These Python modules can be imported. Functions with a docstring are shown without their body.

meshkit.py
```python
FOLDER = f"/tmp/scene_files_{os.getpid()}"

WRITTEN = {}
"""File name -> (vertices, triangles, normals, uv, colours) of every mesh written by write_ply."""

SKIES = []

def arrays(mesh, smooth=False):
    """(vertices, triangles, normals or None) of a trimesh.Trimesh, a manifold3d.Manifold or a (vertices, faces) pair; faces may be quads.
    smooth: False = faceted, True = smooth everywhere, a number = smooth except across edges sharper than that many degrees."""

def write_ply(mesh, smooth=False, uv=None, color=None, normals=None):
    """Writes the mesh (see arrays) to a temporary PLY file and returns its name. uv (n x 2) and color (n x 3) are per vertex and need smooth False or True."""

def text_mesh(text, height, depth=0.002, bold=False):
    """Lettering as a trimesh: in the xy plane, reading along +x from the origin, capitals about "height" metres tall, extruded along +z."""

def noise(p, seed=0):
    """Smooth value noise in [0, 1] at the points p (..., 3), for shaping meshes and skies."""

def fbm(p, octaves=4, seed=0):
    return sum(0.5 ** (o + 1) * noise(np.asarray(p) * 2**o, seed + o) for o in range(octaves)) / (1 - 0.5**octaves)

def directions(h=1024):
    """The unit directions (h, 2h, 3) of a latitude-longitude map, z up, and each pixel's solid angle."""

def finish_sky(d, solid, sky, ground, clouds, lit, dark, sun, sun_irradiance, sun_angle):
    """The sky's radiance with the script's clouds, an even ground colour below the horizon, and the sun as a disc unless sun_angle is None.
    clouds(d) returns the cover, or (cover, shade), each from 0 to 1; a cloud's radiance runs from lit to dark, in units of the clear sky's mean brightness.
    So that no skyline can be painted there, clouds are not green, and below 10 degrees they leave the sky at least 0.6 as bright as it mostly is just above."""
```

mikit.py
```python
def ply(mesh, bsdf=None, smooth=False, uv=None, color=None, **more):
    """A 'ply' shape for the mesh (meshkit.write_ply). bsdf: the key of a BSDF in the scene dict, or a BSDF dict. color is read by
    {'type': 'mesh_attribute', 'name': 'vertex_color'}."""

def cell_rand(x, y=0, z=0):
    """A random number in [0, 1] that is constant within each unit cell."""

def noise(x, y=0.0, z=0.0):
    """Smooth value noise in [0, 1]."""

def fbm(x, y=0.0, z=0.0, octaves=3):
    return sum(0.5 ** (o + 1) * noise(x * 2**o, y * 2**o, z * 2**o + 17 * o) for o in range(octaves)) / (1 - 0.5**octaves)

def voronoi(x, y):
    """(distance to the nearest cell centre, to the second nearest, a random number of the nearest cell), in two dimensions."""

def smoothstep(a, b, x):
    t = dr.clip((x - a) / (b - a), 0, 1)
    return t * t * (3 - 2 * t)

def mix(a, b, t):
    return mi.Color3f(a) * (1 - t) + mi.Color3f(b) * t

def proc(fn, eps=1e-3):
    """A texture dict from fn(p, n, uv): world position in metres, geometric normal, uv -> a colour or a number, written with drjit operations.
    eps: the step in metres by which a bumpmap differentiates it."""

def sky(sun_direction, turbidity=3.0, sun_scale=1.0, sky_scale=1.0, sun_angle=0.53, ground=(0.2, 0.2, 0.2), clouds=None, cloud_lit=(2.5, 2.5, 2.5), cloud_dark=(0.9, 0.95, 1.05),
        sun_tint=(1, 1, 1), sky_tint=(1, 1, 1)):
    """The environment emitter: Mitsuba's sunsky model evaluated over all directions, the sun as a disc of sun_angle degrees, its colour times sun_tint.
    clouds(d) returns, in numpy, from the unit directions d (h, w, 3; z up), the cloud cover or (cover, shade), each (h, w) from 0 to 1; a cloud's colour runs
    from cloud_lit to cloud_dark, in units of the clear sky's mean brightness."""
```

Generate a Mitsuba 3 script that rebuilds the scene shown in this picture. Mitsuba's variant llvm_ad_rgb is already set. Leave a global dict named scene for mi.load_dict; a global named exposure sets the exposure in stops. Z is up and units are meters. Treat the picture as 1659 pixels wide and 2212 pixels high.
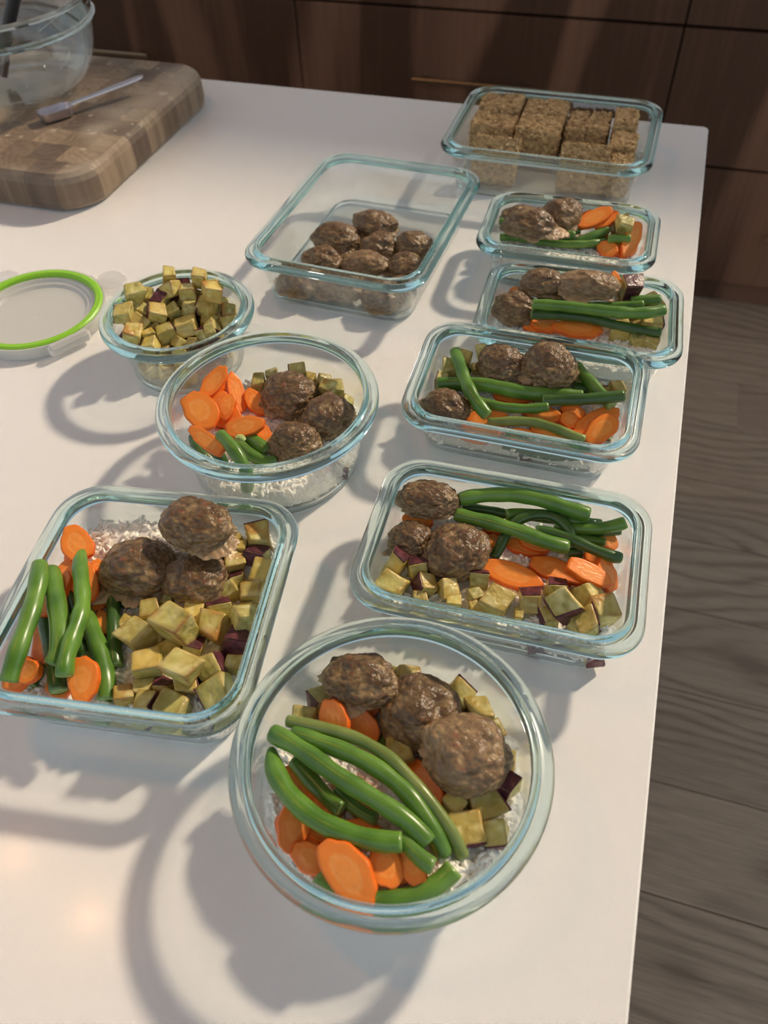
import math, numpy as np, trimesh, mitsuba as mi, drjit as dr, mikit, meshkit
from mikit import noise, fbm, smoothstep, mix, cell_rand
from scipy.interpolate import CubicSpline
from shapely.geometry import Polygon, box as sbox
T = mi.ScalarTransform4f
scene, labels = {}, {}
# ------------------------------------------------------------------ camera, sky, sun, exposure
CAM = [-0.08344, -1.10083, 0.45306]; FWD = [-0.21352, 0.61390, -0.75996]; UPV = [-0.20493, 0.73244, 0.64925]
scene['camera'] = {'type': 'thinlens', 'fov': 52.445, 'fov_axis': 'x', 'aperture_radius': 0.0016, 'focus_distance': 0.55, 'near_clip': 0.02, 'far_clip': 60.0,
    'to_world': T().look_at(origin=CAM, target=[c + d for c, d in zip(CAM, FWD)], up=UPV)}
exposure = 0.8
AZ, EL = math.radians(56), math.radians(37.2)
SUN = (math.cos(AZ) * math.cos(EL), math.sin(AZ) * math.cos(EL), math.sin(EL))
def clouds(d):
    q = d / np.maximum(d[..., 2:3], 0.12)
    c = meshkit.fbm(np.stack([q[..., 0] * 1.3, q[..., 1] * 1.3, 0 * q[..., 0]], -1), 5, 3)
    return np.clip((c - 0.25) * 2.6, 0.35, 1), np.clip((c - 0.45) * 2, 0, 0.6)
scene['sky'] = mikit.sky(SUN, turbidity=3.5, sun_scale=1.2, sky_scale=2.6, sun_angle=3.6, ground=(0.16, 0.15, 0.14), clouds=clouds, cloud_lit=(2.1, 2.05, 2.0), cloud_dark=(1.2, 1.2, 1.2), sun_tint=(1.0, 1.02, 1.07), sky_tint=(1.05, 1.0, 0.93))
LAMP = (130.0, 58.0, 19.0)          # warm ceiling spots

# ------------------------------------------------------------------ helpers
used = {}
def key_for(name):
    n = used.get(name, -1) + 1
    used[name] = n
    return name if n == 0 else f'{name}_{n:03d}'
def tag(key, label=None, cat=None, group=None, kind=None):
    d = labels.setdefault(key, {})
    for k, v in (('label', label), ('category', cat), ('group', group), ('kind', kind)):
        if v: d[k] = v
    return key
def put(key, mesh, bsdf, smooth=35, color=None, M=None, **kw):
    if M is not None:
        if isinstance(mesh, tuple): mesh = trimesh.Trimesh(*mesh, process=False)
        mesh = mesh.copy(); mesh.apply_transform(M)
    scene[key] = mikit.ply(mesh, bsdf, smooth=smooth, color=color, **kw)
    return key
def mat(name, d, two=True):
    scene[name] = {'type': 'twosided', 'bsdf': d} if two else d
    return name
def rgb(*c): return {'type': 'rgb', 'value': list(c)}
def srgb(r, g, b):
    c = np.array([r, g, b]) / 255.0
    return np.where(c <= 0.04045, c / 12.92, ((c + 0.055) / 1.055) ** 2.4)
def box(x0, x1, y0, y1, z0, z1):
    m = trimesh.creation.box((x1 - x0, y1 - y0, z1 - z0)); m.apply_translation([(x0 + x1) / 2, (y0 + y1) / 2, (z0 + z1) / 2]); return m
def bevel_box(x0, x1, y0, y1, z0, z1, b):
    p = []
    for x, sx in ((x0, 1), (x1, -1)):
        for y, sy in ((y0, 1), (y1, -1)):
            for z, sz in ((z0, 1), (z1, -1)):
                p += [(x + sx * b, y + sy * b, z), (x + sx * b, y, z + sz * b), (x, y + sy * b, z + sz * b)]
    return trimesh.convex.convex_hull(np.array(p))
def tube(pts, radii, sides=14, cap=True):
    p = np.asarray(pts, float); n = len(p); t = np.gradient(p, axis=0); t /= np.linalg.norm(t, axis=1, keepdims=True)
    a = np.cross(t[0], [0, 0, 1.0] if abs(t[0][2]) < 0.9 else [1.0, 0, 0]); A = []
    for k in range(n):
        a = a - t[k] * (a @ t[k]); a /= np.linalg.norm(a); A.append(a)
    A = np.array(A); B = np.cross(t, A); th = np.arange(sides) * 2 * np.pi / sides
    r = np.broadcast_to(np.asarray(radii, float).reshape(n, -1), (n, sides))
    v = p[:, None] + r[..., None] * (np.cos(th)[None, :, None] * A[:, None] + np.sin(th)[None, :, None] * B[:, None])
    i, j = np.meshgrid(np.arange(n - 1), np.arange(sides), indexing='ij')
    q = np.stack([i * sides + j, i * sides + (j + 1) % sides, (i + 1) * sides + (j + 1) % sides, (i + 1) * sides + j], -1).reshape(-1, 4)
    f = [q[:, [0, 1, 2]], q[:, [0, 2, 3]]]; v = v.reshape(-1, 3)
    if cap:
        v = np.vstack([v, p[0], p[-1]]); jj = np.arange(sides); e = (n - 1) * sides
        f += [np.stack([jj * 0 + n * sides, (jj + 1) % sides, jj], 1), np.stack([jj * 0 + n * sides + 1, e + jj, e + (jj + 1) % sides], 1)]
    return v, np.vstack(f)
def rings(loops, close_first=True, close_last=True):
    """loops (k, n, 3): a skin over closed outlines, its ends closed by fans."""
    L = np.asarray(loops, float); k, n = L.shape[:2]; v = L.reshape(-1, 3)
    i, j = np.meshgrid(np.arange(k - 1), np.arange(n), indexing='ij')
    q = np.stack([i * n + j, i * n + (j + 1) % n, (i + 1) * n + (j + 1) % n, (i + 1) * n + j], -1).reshape(-1, 4)
    f = [q[:, [0, 1, 2]], q[:, [0, 2, 3]]]; jj = np.arange(n)
    if close_first: v = np.vstack([v, L[0].mean(0)]); f.append(np.stack([jj * 0 + len(v) - 1, (jj + 1) % n, jj], 1))
    if close_last: v = np.vstack([v, L[-1].mean(0)]); f.append(np.stack([jj * 0 + len(v) - 1, (k - 1) * n + jj, (k - 1) * n + (jj + 1) % n], 1))
    return trimesh.Trimesh(v, np.vstack(f), process=False)
def outline(w, d, r, n=12, round_=False):
    """A rounded rectangle's outline, or a circle's of diameter w, counter-clockwise."""
    if round_:
        t = np.arange(96) * 2 * np.pi / 96; return np.stack([w / 2 * np.cos(t), w / 2 * np.sin(t)], 1)
    r = min(r, w / 2 - 1e-4, d / 2 - 1e-4); out = []
    for cx, cy, a in ((w / 2 - r, d / 2 - r, 0), (-w / 2 + r, d / 2 - r, 90), (-w / 2 + r, -d / 2 + r, 180), (w / 2 - r, -d / 2 + r, 270)):
        t = np.radians(a + np.arange(n + 1) * 90 / n); out.append(np.stack([cx + r * np.cos(t), cy + r * np.sin(t)], 1))
    p, q = out, []
    for k in range(4):                               # each straight side gets five points of its own
        a, b = p[k][-1], p[(k + 1) % 4][0]; q += [*p[k], *[a + (b - a) * u / 6 for u in range(1, 6)]]
    return np.array(q)

# ------------------------------------------------------------------ materials
def counter_color(p, n, uv):
    s = fbm(p.x * 900, p.y * 900, p.z * 900, octaves=2); w = fbm(p.x * 6, p.y * 6, 0.0, octaves=3)
    return mi.Color3f(0.80, 0.79, 0.775) * (0.985 + 0.02 * s + 0.03 * (w - 0.5))
mat('quartz', {'type': 'principled', 'base_color': mikit.proc(counter_color), 'roughness': 0.30, 'specular': 0.4, 'clearcoat': 0.8, 'clearcoat_gloss': 0.93})
def walnut(p, n, uv):
    wob = fbm(p.x * 2.2, p.y * 3, p.z * 0.7, octaves=3)
    g = noise(p.x * 16 + wob * 9, p.y * 10, p.z * 0.9 + wob * 2)
    fine = fbm(p.x * 190, p.y * 120, p.z * 5, octaves=2)
    t = smoothstep(0.25, 0.8, g) * 0.75 + 0.35 * (fine - 0.5)
    return mix((0.082, 0.042, 0.025), (0.26, 0.137, 0.083), dr.clip(t, 0, 1))
mat('walnut', {'type': 'principled', 'base_color': mikit.proc(walnut), 'roughness': 0.42, 'specular': 0.4})
def oak(p, n, uv):
    row = dr.floor((p.y + 0.465) / 0.19); sh = cell_rand(row, 3, 1) * 20
    seg = dr.floor((p.x + sh) / 2.1); rr = cell_rand(row, seg, 5)
    wob = fbm(p.x * 1.6 + rr * 31, p.y * 4 + row * 7, 0.0, octaves=3)
    arch = p.y * 55 + wob * 14
    ring = 0.5 + 0.5 * dr.sin(arch * 3.1 + noise(p.x * 8, p.y * 50, 1.0) * 2)
    ring = ring * ring * ring
    fine = fbm(p.x * 22, p.y * 520, 0.0, octaves=2)
    kx, ky = (p.x + rr * 3) / 0.55, (p.y + 0.465) / 0.19
    cx, cy = dr.floor(kx) + 0.3 + 0.4 * cell_rand(dr.floor(kx), row, 8), dr.floor(ky) + 0.3 + 0.4 * cell_rand(dr.floor(kx), row, 9)
    kn = dr.exp(-(dr.square((kx - cx) * 15) + dr.square((ky - cy) * 7.5)))
    t = dr.clip(0.48 + 0.45 * (fine - 0.5) - 0.34 * ring * smoothstep(0.30, 0.6, wob) + 0.25 * (rr - 0.5) + 0.25 * (wob - 0.5) - 0.35 * kn, 0, 1)
    return mix((0.26, 0.20, 0.142), (0.64, 0.515, 0.38), t)
mat('oak', {'type': 'principled', 'base_color': mikit.proc(oak), 'roughness': 0.55, 'specular': 0.35})
def endgrain(tone):
    def f(p, n, uv):
        r = dr.sqrt(dr.square(p.x * 1.0 + tone[3]) + dr.square(p.y + tone[4]))
        top = dr.abs(n.z)
        w = fbm(p.x * 30, p.y * 30, p.z * 4, octaves=3)
        ring = 0.5 + 0.5 * dr.sin(r * 620 + w * 34); side = fbm(p.x * 170, p.y * 170, p.z * 6, octaves=3)
        t = ring * 0.22 * top + 0.12 * top + side * (0.9 - 0.4 * top) + 0.5 * (w - 0.5)
        fl = smoothstep(0.72, 0.86, fbm(p.x * 95, p.y * 95, 2.0, octaves=3)) * top * 0.5        # dusted flour
        fl = fl + 0.5 * smoothstep(0.38, 0.7, fbm(p.x * 9, p.y * 9, 5.0, octaves=3)) * top
        c = mix((tone[0] * 0.45, tone[1] * 0.42, tone[2] * 0.4), tone[:3], dr.clip(t, 0, 1))
        return mix(c, (0.50, 0.43, 0.34), dr.clip(fl * 1.3, 0, 1))
    return f
TONES = [(0.32, 0.235, 0.16, 0.8, 0.3), (0.38, 0.285, 0.195, 1.1, 0.6), (0.25, 0.18, 0.125, 0.5, 0.2), (0.29, 0.21, 0.145, 0.9, -0.3), (0.19, 0.14, 0.105, 0.7, 0.5)]
for i, t in enumerate(TONES): mat(f'block_{i}', {'type': 'principled', 'base_color': mikit.proc(endgrain(t)), 'roughness': 0.6, 'specular': 0.3})
vc = {'type': 'mesh_attribute', 'name': 'vertex_color'}
def meat_grain(p, n, uv): return fbm(p.x * 420, p.y * 420, p.z * 420, octaves=3)
mat('meat', {'type': 'bumpmap', 'arbitrary': mikit.proc(meat_grain, eps=2e-4), 'scale': 0.0011, 'bsdf': {'type': 'principled', 'base_color': vc, 'roughness': 0.40, 'specular': 0.5}})
def wet_grain(p, n, uv): return fbm(p.x * 330, p.y * 330, p.z * 330, octaves=2)
mat('bean', {'type': 'principled', 'base_color': vc, 'roughness': 0.30, 'specular': 0.6, 'clearcoat': 0.25, 'clearcoat_gloss': 0.85})
mat('carrot', {'type': 'principled', 'base_color': vc, 'roughness': 0.36, 'specular': 0.5})
mat('potato', {'type': 'bumpmap', 'arbitrary': mikit.proc(wet_grain, eps=2e-4), 'scale': 0.0008, 'bsdf': {'type': 'principled', 'base_color': vc, 'roughness': 0.38, 'specular': 0.5}})
mat('grain', {'type': 'principled', 'base_color': vc, 'roughness': 0.45, 'specular': 0.45})
mat('oat', {'type': 'principled', 'base_color': vc, 'roughness': 0.7, 'specular': 0.3})
mat('sheet_glass', {'type': 'thindielectric', 'int_ior': 1.5, 'specular_transmittance': rgb(0.965, 0.985, 0.98)}, two=False)
mat('rim_glass', {'type': 'dielectric', 'int_ior': 1.5}, two=False)
TEAL = {'type': 'homogeneous', 'albedo': rgb(0, 0, 0), 'sigma_t': rgb(0.95, 0.20, 0.21), 'scale': 27.0}      # the rim's colour comes from the depth of glass
mat('clear_glass', {'type': 'dielectric', 'int_ior': 1.5, 'specular_transmittance': rgb(0.93, 0.985, 0.98)}, two=False)
mat('steel', {'type': 'roughconductor', 'material': 'Cr', 'alpha': 0.12, 'distribution': 'ggx'})
mat('brass', {'type': 'principled', 'base_color': rgb(0.42, 0.34, 0.24), 'metallic': 1.0, 'roughness': 0.35})
mat('gasket', {'type': 'principled', 'base_color': rgb(0.27, 0.60, 0.03), 'roughness': 0.4})
mat('frosted', {'type': 'blendbsdf', 'weight': 0.55, 'a': {'type': 'thindielectric', 'int_ior': 1.45}, 'b': {'type': 'twosided', 'bsdf': {'type': 'roughplastic', 'diffuse_reflectance': rgb(0.80, 0.80, 0.77), 'alpha': 0.15}}}, two=False)
mat('clear_plastic', {'type': 'blendbsdf', 'weight': 0.16, 'a': {'type': 'thindielectric', 'int_ior': 1.45}, 'b': {'type': 'twosided', 'bsdf': {'type': 'roughplastic', 'diffuse_reflectance': rgb(0.82, 0.84, 0.83), 'alpha': 0.12}}}, two=False)
mat('silicone', {'type': 'roughplastic', 'diffuse_reflectance': rgb(0.016, 0.024, 0.032), 'alpha': 0.3})
mat('paint', {'type': 'diffuse', 'reflectance': rgb(0.80, 0.79, 0.77)})
mat('grey_ceiling', {'type': 'diffuse', 'reflectance': rgb(0.42, 0.41, 0.40)})
mat('dark_gap', {'type': 'diffuse', 'reflectance': rgb(0.012, 0.009, 0.007)})
# ------------------------------------------------------------------ the setting
FZ = -0.91
put('floor', box(-3.2, 2.6, -2.6, 1.75, FZ - 0.06, FZ - 0.0135), 'dark_gap', smooth=False); tag('floor', 'brown oak plank floor', kind='structure')
rs = np.random.default_rng(11)
for r in range(-11, 12):                          # oak boards run along x, each with its own eased edges
    y0 = -0.465 + 0.19 * r
    if y0 + 0.19 > 1.74 or y0 < -2.6: continue
    xs = [-3.2] + [float(v) for v in np.cumsum([rs.uniform(0.5, 1.9)] + [1.9] * 3) - 3.2 if v < 2.2] + [2.6]
    xs = [v - 0.75 if 0.0 < v < 0.6 else v for v in xs]
    for a, b in zip(xs[:-1], xs[1:]):
        put(key_for('floor__plank'), bevel_box(a + 0.0008, b - 0.0008, y0 + 0.0009, y0 + 0.1891, FZ - 0.014, FZ, 0.0016), 'oak', smooth=False)
put('wall_back', box(-3.2, 2.6, 1.62, 1.75, FZ, 1.72), 'paint', smooth=False); tag('wall_back', 'pale wall behind the walnut cabinets', kind='structure')
put('ceiling', box(-3.2, 2.6, -2.6, 1.75, 2.92, 3.0), 'grey_ceiling', smooth=False); tag('ceiling', 'ceiling with warm spots', kind='structure')
for x, y in ((-1.535, -0.72), (-1.96, -0.61)):
    k = key_for('ceiling_spot')
    tag(k, 'warm recessed ceiling spot above the kitchen island', 'ceiling light', 'recessed ceiling spots')
    ring = [np.c_[outline(2 * r, 0, 0, round_=True) + [x, y], np.full(96, z)] for r, z in ((0.044, 2.92), (0.062, 2.92), (0.062, 2.914), (0.044, 2.914))]
    put(k + '__frame', rings(ring + ring[:1], False, False), 'paint')
    t = np.arange(32) * 2 * np.pi / 32
    v = np.r_[np.c_[x + 0.040 * np.cos(t), y + 0.040 * np.sin(t), 0 * t + 2.917], [[x, y, 2.917]]]
    f = np.stack([np.full(32, 32), (np.arange(32) + 1) % 32, np.arange(32)], 1)
    put(k + '__lens', (v, f), 'paint', smooth=False, emitter={'type': 'area', 'radiance': rgb(*LAMP)})

# walnut base cabinets: carcass, drawers with a reveal between them, slim pulls
def cabinet(x0, x1, label, handle, top=-0.03):
    k = key_for('base_cabinet'); tag(k, label, 'cabinet')
    put(k + '__carcass', box(x0 + 0.002, x1 - 0.002, 1.022, 1.615, -0.8255, top), 'dark_gap', smooth=False)
    put(k + '__toe_kick', box(x0, x1, 1.05, 1.1, FZ, -0.8255), 'walnut', smooth=False)
    for i, (z0, z1) in enumerate(((-0.195, top), (-0.505, -0.202), (-0.8225, -0.512))):
        d = k + '__drawer' + ('' if i == 0 else f'_{i:03d}')
        put(d, bevel_box(x0 + 0.002, x1 - 0.002, 1.0, 1.02, z0, z1, 0.0012), 'walnut', smooth=False)
        hz = (z0 + z1) / 2; a, b = handle
        bar = trimesh.util.concatenate([bevel_box(a, b, 0.966, 0.976, hz - 0.0055, hz + 0.0055, 0.0015)] + [box(q - 0.005, q + 0.005, 0.976, 1.0, hz - 0.004, hz + 0.004) for q in (a + 0.03, b - 0.03)])
        put(d + '__handle', bar, 'brass', smooth=False); tag(d + '__handle', 'slim brass bar pull')
cabinet(-2.25, -0.991, 'walnut drawer cabinet behind the mixing bowl and cutting board', (-1.758, -1.438))
cabinet(-0.991, -0.0345, 'walnut drawer cabinet straight behind the oat bar dish', (-0.673, -0.353))
cabinet(-0.0345, 1.0, 'walnut drawer cabinet right of the oat bar dish, reaching to the floor', (0.29, 0.61))
put('back_worktop', bevel_box(-2.25, 1.0, 0.98, 1.62, -0.03, 0.0, 0.002), 'quartz', smooth=False)
tag('back_worktop', 'white worktop over the walnut cabinets along the wall', 'worktop')
# island
tag('kitchen_island', 'white quartz topped island that carries all the food', 'kitchen island')
o = outline(2.6, 2.3, 0.006, n=6); o = o - [1.3, 1.15]
top = rings([np.c_[o * 1.0 + s * (np.array([-1.3, -1.15]) - o) / 1.3, np.full(len(o), z)] for s, z in ((0.0015, -0.022), (0.0, -0.0205), (0.0, -0.0015), (0.0015, 0.0))])
put('kitchen_island__countertop', top, 'quartz', smooth=20)
put('kitchen_island__base', box(-2.5, -0.12, -2.2, -0.08, FZ, -0.022), 'walnut', smooth=False)

# ------------------------------------------------------------------ cutting board, bowl, spatula, spoon, lid
B0, B1, BY0, BY1, BZ0, BZ1 = -1.155, -0.668, -0.400, -0.055, 0.002, 0.043
tag('cutting_board', 'thick end-grain wooden cutting board dusted with flour at the far left', 'cutting board')
rs = np.random.default_rng(5)
def board_poly(ins): return Polygon(outline(B1 - B0 - 2 * ins, BY1 - BY0 - 2 * ins, 0.05 - ins, n=10) + [(B0 + B1) / 2, (BY0 + BY1) / 2])
prof = [(0.004, BZ0), (0.001, BZ0 + 0.004), (0.0, BZ0 + 0.012), (0.0005, BZ1 - 0.010), (0.003, BZ1 - 0.004), (0.008, BZ1)]
polys = [(board_poly(i), z) for i, z in prof]
nx, ny = 13, 9
for i in range(nx):
    sx = (B1 - B0) / nx
    for j in range(ny):
        sy = (BY1 - BY0) / ny; off = 0.5 * sx * (j % 2)
        xa, xb = B0 + i * sx - off, B0 + (i + 1) * sx - off + (sx if i == nx - 1 else 0)
        cell = sbox(xa + 0.00015, BY0 + j * sy + 0.00015, xb - 0.00015, BY0 + (j + 1) * sy - 0.00015); pts = []
        for p, z in polys:
            g = p.intersection(cell)
            if g.is_empty or g.geom_type != 'Polygon': continue
            pts += [(x, y, z) for x, y in g.exterior.coords[:-1]]
        if len(pts) < 8: continue
        put(key_for('cutting_board__block'), trimesh.convex.convex_hull(np.array(pts)), f'block_{rs.integers(5)}', smooth=20)
def turned(profile, c=(0, 0), close=(False, False)):
    return rings([np.c_[outline(2 * r, 0, 0, round_=True) + c, np.full(96, z)] for r, z in profile], *close)
bc, bz = np.array([-0.8857, -0.192]), BZ1
R, zt, zb, Rb = 0.1217, 0.151, 0.1228, 0.0614
tag('mixing_bowl', 'large clear glass mixing bowl standing on the cutting board', 'mixing bowl')
po = [(0.0005, bz + 0.003), (Rb - 0.004, bz + 0.001), (Rb, bz + 0.0005), (Rb + 0.006, bz + 0.004)] + [(Rb + 0.006 + (R - 0.012 - Rb) * math.sin(a) ** 0.95, bz + 0.004 + (zb - bz - 0.004) * (1 - math.cos(a)) ** 0.95) for a in np.linspace(0.12, 1.571, 14)]
pi_ = [(r - 0.004 if r > 0.01 else 0.0005, max(z + 0.0035, bz + 0.006)) for r, z in po[::-1]]
put('mixing_bowl__body', turned(po + pi_, bc), 'sheet_glass')
col = [(R - 0.006, zb - 0.002), (R + 0.0005, zb - 0.001), (R + 0.002, zb + 0.002), (R - 0.002, zb + 0.006), (R - 0.002, zt - 0.006), (R + 0.001, zt - 0.003), (R, zt), (R - 0.004, zt), (R - 0.0065, zt - 0.005), (R - 0.0065, zb + 0.003)]
put('mixing_bowl__collar', turned(col + col[:1], bc), 'clear_glass'); tag('mixing_bowl__collar', 'thick glass collar and lip')
tag('spatula', 'dark blue-grey silicone spatula standing in the glass mixing bowl', 'spatula')
hp = np.array([[-0.9111, -0.1807, 0.0693], [-0.8773, -0.1952, 0.1041], [-0.8265, -0.2171, 0.1563], [-0.7588, -0.2463, 0.2259]])
put('spatula__handle', tube(CubicSpline([0, 1, 2, 3], hp)(np.linspace(0, 3, 24)), [0.0075] * 24), 'silicone')
bl = np.array([[-0.017, -0.014], [-0.018, 0.014], [-0.012, 0.021], [0.012, 0.021], [0.018, 0.014], [0.015, -0.012], [0.005, -0.02], [-0.008, -0.02]])
bm = trimesh.creation.extrude_polygon(Polygon(bl).buffer(0.006).simplify(0.0004), 0.006, engine='earcut'); bm.apply_translation([0, 0, -0.003])
bm.apply_translation([0, -0.012, 0]); bm.apply_transform(np.array([[0.3748, -0.6679, 0.643, -0.9027], [-0.6669, 0.2875, 0.6874, -0.1843], [-0.644, -0.6865, -0.3376, 0.078], [0.0, 0.0, 0.0, 1.0]]))
put('spatula__blade', bm, 'silicone', smooth=30)
# measuring spoon: a narrow boat-shaped scoop and a flat tapering handle that rises to its end
sd = np.array([0.0672, 0.0982, 0]); sd /= np.linalg.norm(sd); sn = np.array([-sd[1], sd[0], 0]); s0 = np.array([-0.7835, -0.2605, BZ1])
tag('measuring_spoon', 'narrow steel measuring spoon lying on the cutting board', 'measuring spoon')
L3 = lambda a, b, z: s0 + sd * a + sn * b + [0, 0, z]
def scoop(ins, z): return [L3(x, y, z) for x, y in outline(0.043 - 2 * ins, 0.0235 - 2 * ins, 0.0085 - ins, n=8)]
put('measuring_spoon__scoop', rings([scoop(i, z) for i, z in ((0.005, 0.0004), (0.002, 0.0022), (0.0006, 0.006), (0.0, 0.0125), (0.0008, 0.0125), (0.0013, 0.006), (0.0026, 0.0030), (0.0055, 0.0014))]), 'steel')
hs = [(0.019, 0.0042, 0.0115), (0.03, 0.0036, 0.0128), (0.06, 0.0044, 0.0145), (0.09, 0.0058, 0.0165), (0.112, 0.0056, 0.018), (0.120, 0.0040, 0.0185), (0.124, 0.0012, 0.0188)]
put('measuring_spoon__handle', rings([[L3(a, -w, z - 0.0007), L3(a, w, z - 0.0007), L3(a, w * 0.9, z + 0.0007), L3(a, -w * 0.9, z + 0.0007)] for a, w, z in hs]), 'steel', smooth=30)
# snap lid lying on the counter
lc = np.array([-0.6155, -0.5850]); lr = 0.070
tag('snap_lid', 'round translucent snap lid with bright green gasket lying on the counter', 'lid')
put('snap_lid__plate', turned([(0.0005, 0.0035), (0.030, 0.0035), (0.0465, 0.0040), (0.049, 0.0065), (0.052, 0.0068), (0.0545, 0.0095), (0.0575, 0.0095), (0.0575, 0.0078), (0.0555, 0.0078), (0.053, 0.005), (0.050, 0.0045), (0.0475, 0.002), (0.0005, 0.0015)], lc), 'frosted')
put('snap_lid__gasket', turned([(0.0580, 0.0085), (0.0580, 0.0125), (0.0595, 0.0138), (0.0640, 0.0138), (0.0655, 0.0125), (0.0655, 0.0085), (0.0580, 0.0085)], lc), 'gasket'); tag('snap_lid__gasket', 'bright green sealing ring')
put('snap_lid__rim', turned([(0.0575, 0.0005), (0.0575, 0.0080), (0.0660, 0.0080), (0.0660, 0.0120), (0.0680, 0.0120), (0.0685, 0.0015), (0.0670, 0.0)] + [(0.0575, 0.0005)], lc), 'frosted')
for a in (-31, 59, 149, 239):
    ca, sa = math.cos(math.radians(a)), math.sin(math.radians(a)); E = np.eye(4); E[:3, :3] = [[ca, -sa, 0], [sa, ca, 0], [0, 0, 1]]; E[:3, 3] = [*lc, 0]
    low = a == -31
    t = bevel_box(0.066, 0.076, -0.021, 0.021, 0.003, 0.0145, 0.003) if low else trimesh.util.concatenate([bevel_box(0.0665, 0.0705, -0.017, 0.017, 0.003, 0.010, 0.001), rings([np.c_[outline(0.026 - 2 * i, 0.034 - 2 * i, 0.012, n=8) + [0.083, 0], np.full(len(outline(0.026, 0.034, 0.012, n=8)), z)] for i, z in ((0.0, 0.0045), (0.0, 0.006), (0.0006, 0.0066))])])
    put(key_for('snap_lid__locking_tab'), t, 'frosted' if low else 'clear_plastic', smooth=30, M=E)
# ------------------------------------------------------------------ glass dishes
FRAMES = {  # kind, rim centre x, y, yaw, width, depth, height, tilt in degrees (its back rests on the next rim), label
 'front': ('round', -.1414, -.942, 0, .170, .170, .0655, 0), 'mid': ('round', -.3128, -.6989, 0, .170, .170, .0655, 0), 'small': ('round', -.439, -.606, 0, .1354, .1354, .058, 0),
 'A': ('rect', -.1129, -.7809, .0294, .1856, .134, .052, 0), 'B': ('rect', -.128, -.6196, .005, .1828, .125, .050, 4.6), 'C': ('rect', -.1021, -.5008, .0456, .1763, .1297, .048, 0),
 'D': ('rect', -.1304, -.3712, .0115, .1713, .1217, .050, 0), 'E': ('rect', -.179, -.1667, -.0134, .2338, .1888, .058, 0), 'F': ('rect', -.3295, -.3992, -.0463, .1847, .239, .054, 0), 'R1': ('rect', -.3216, -.883, .1499, .173, .175, .057, 0)}
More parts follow.
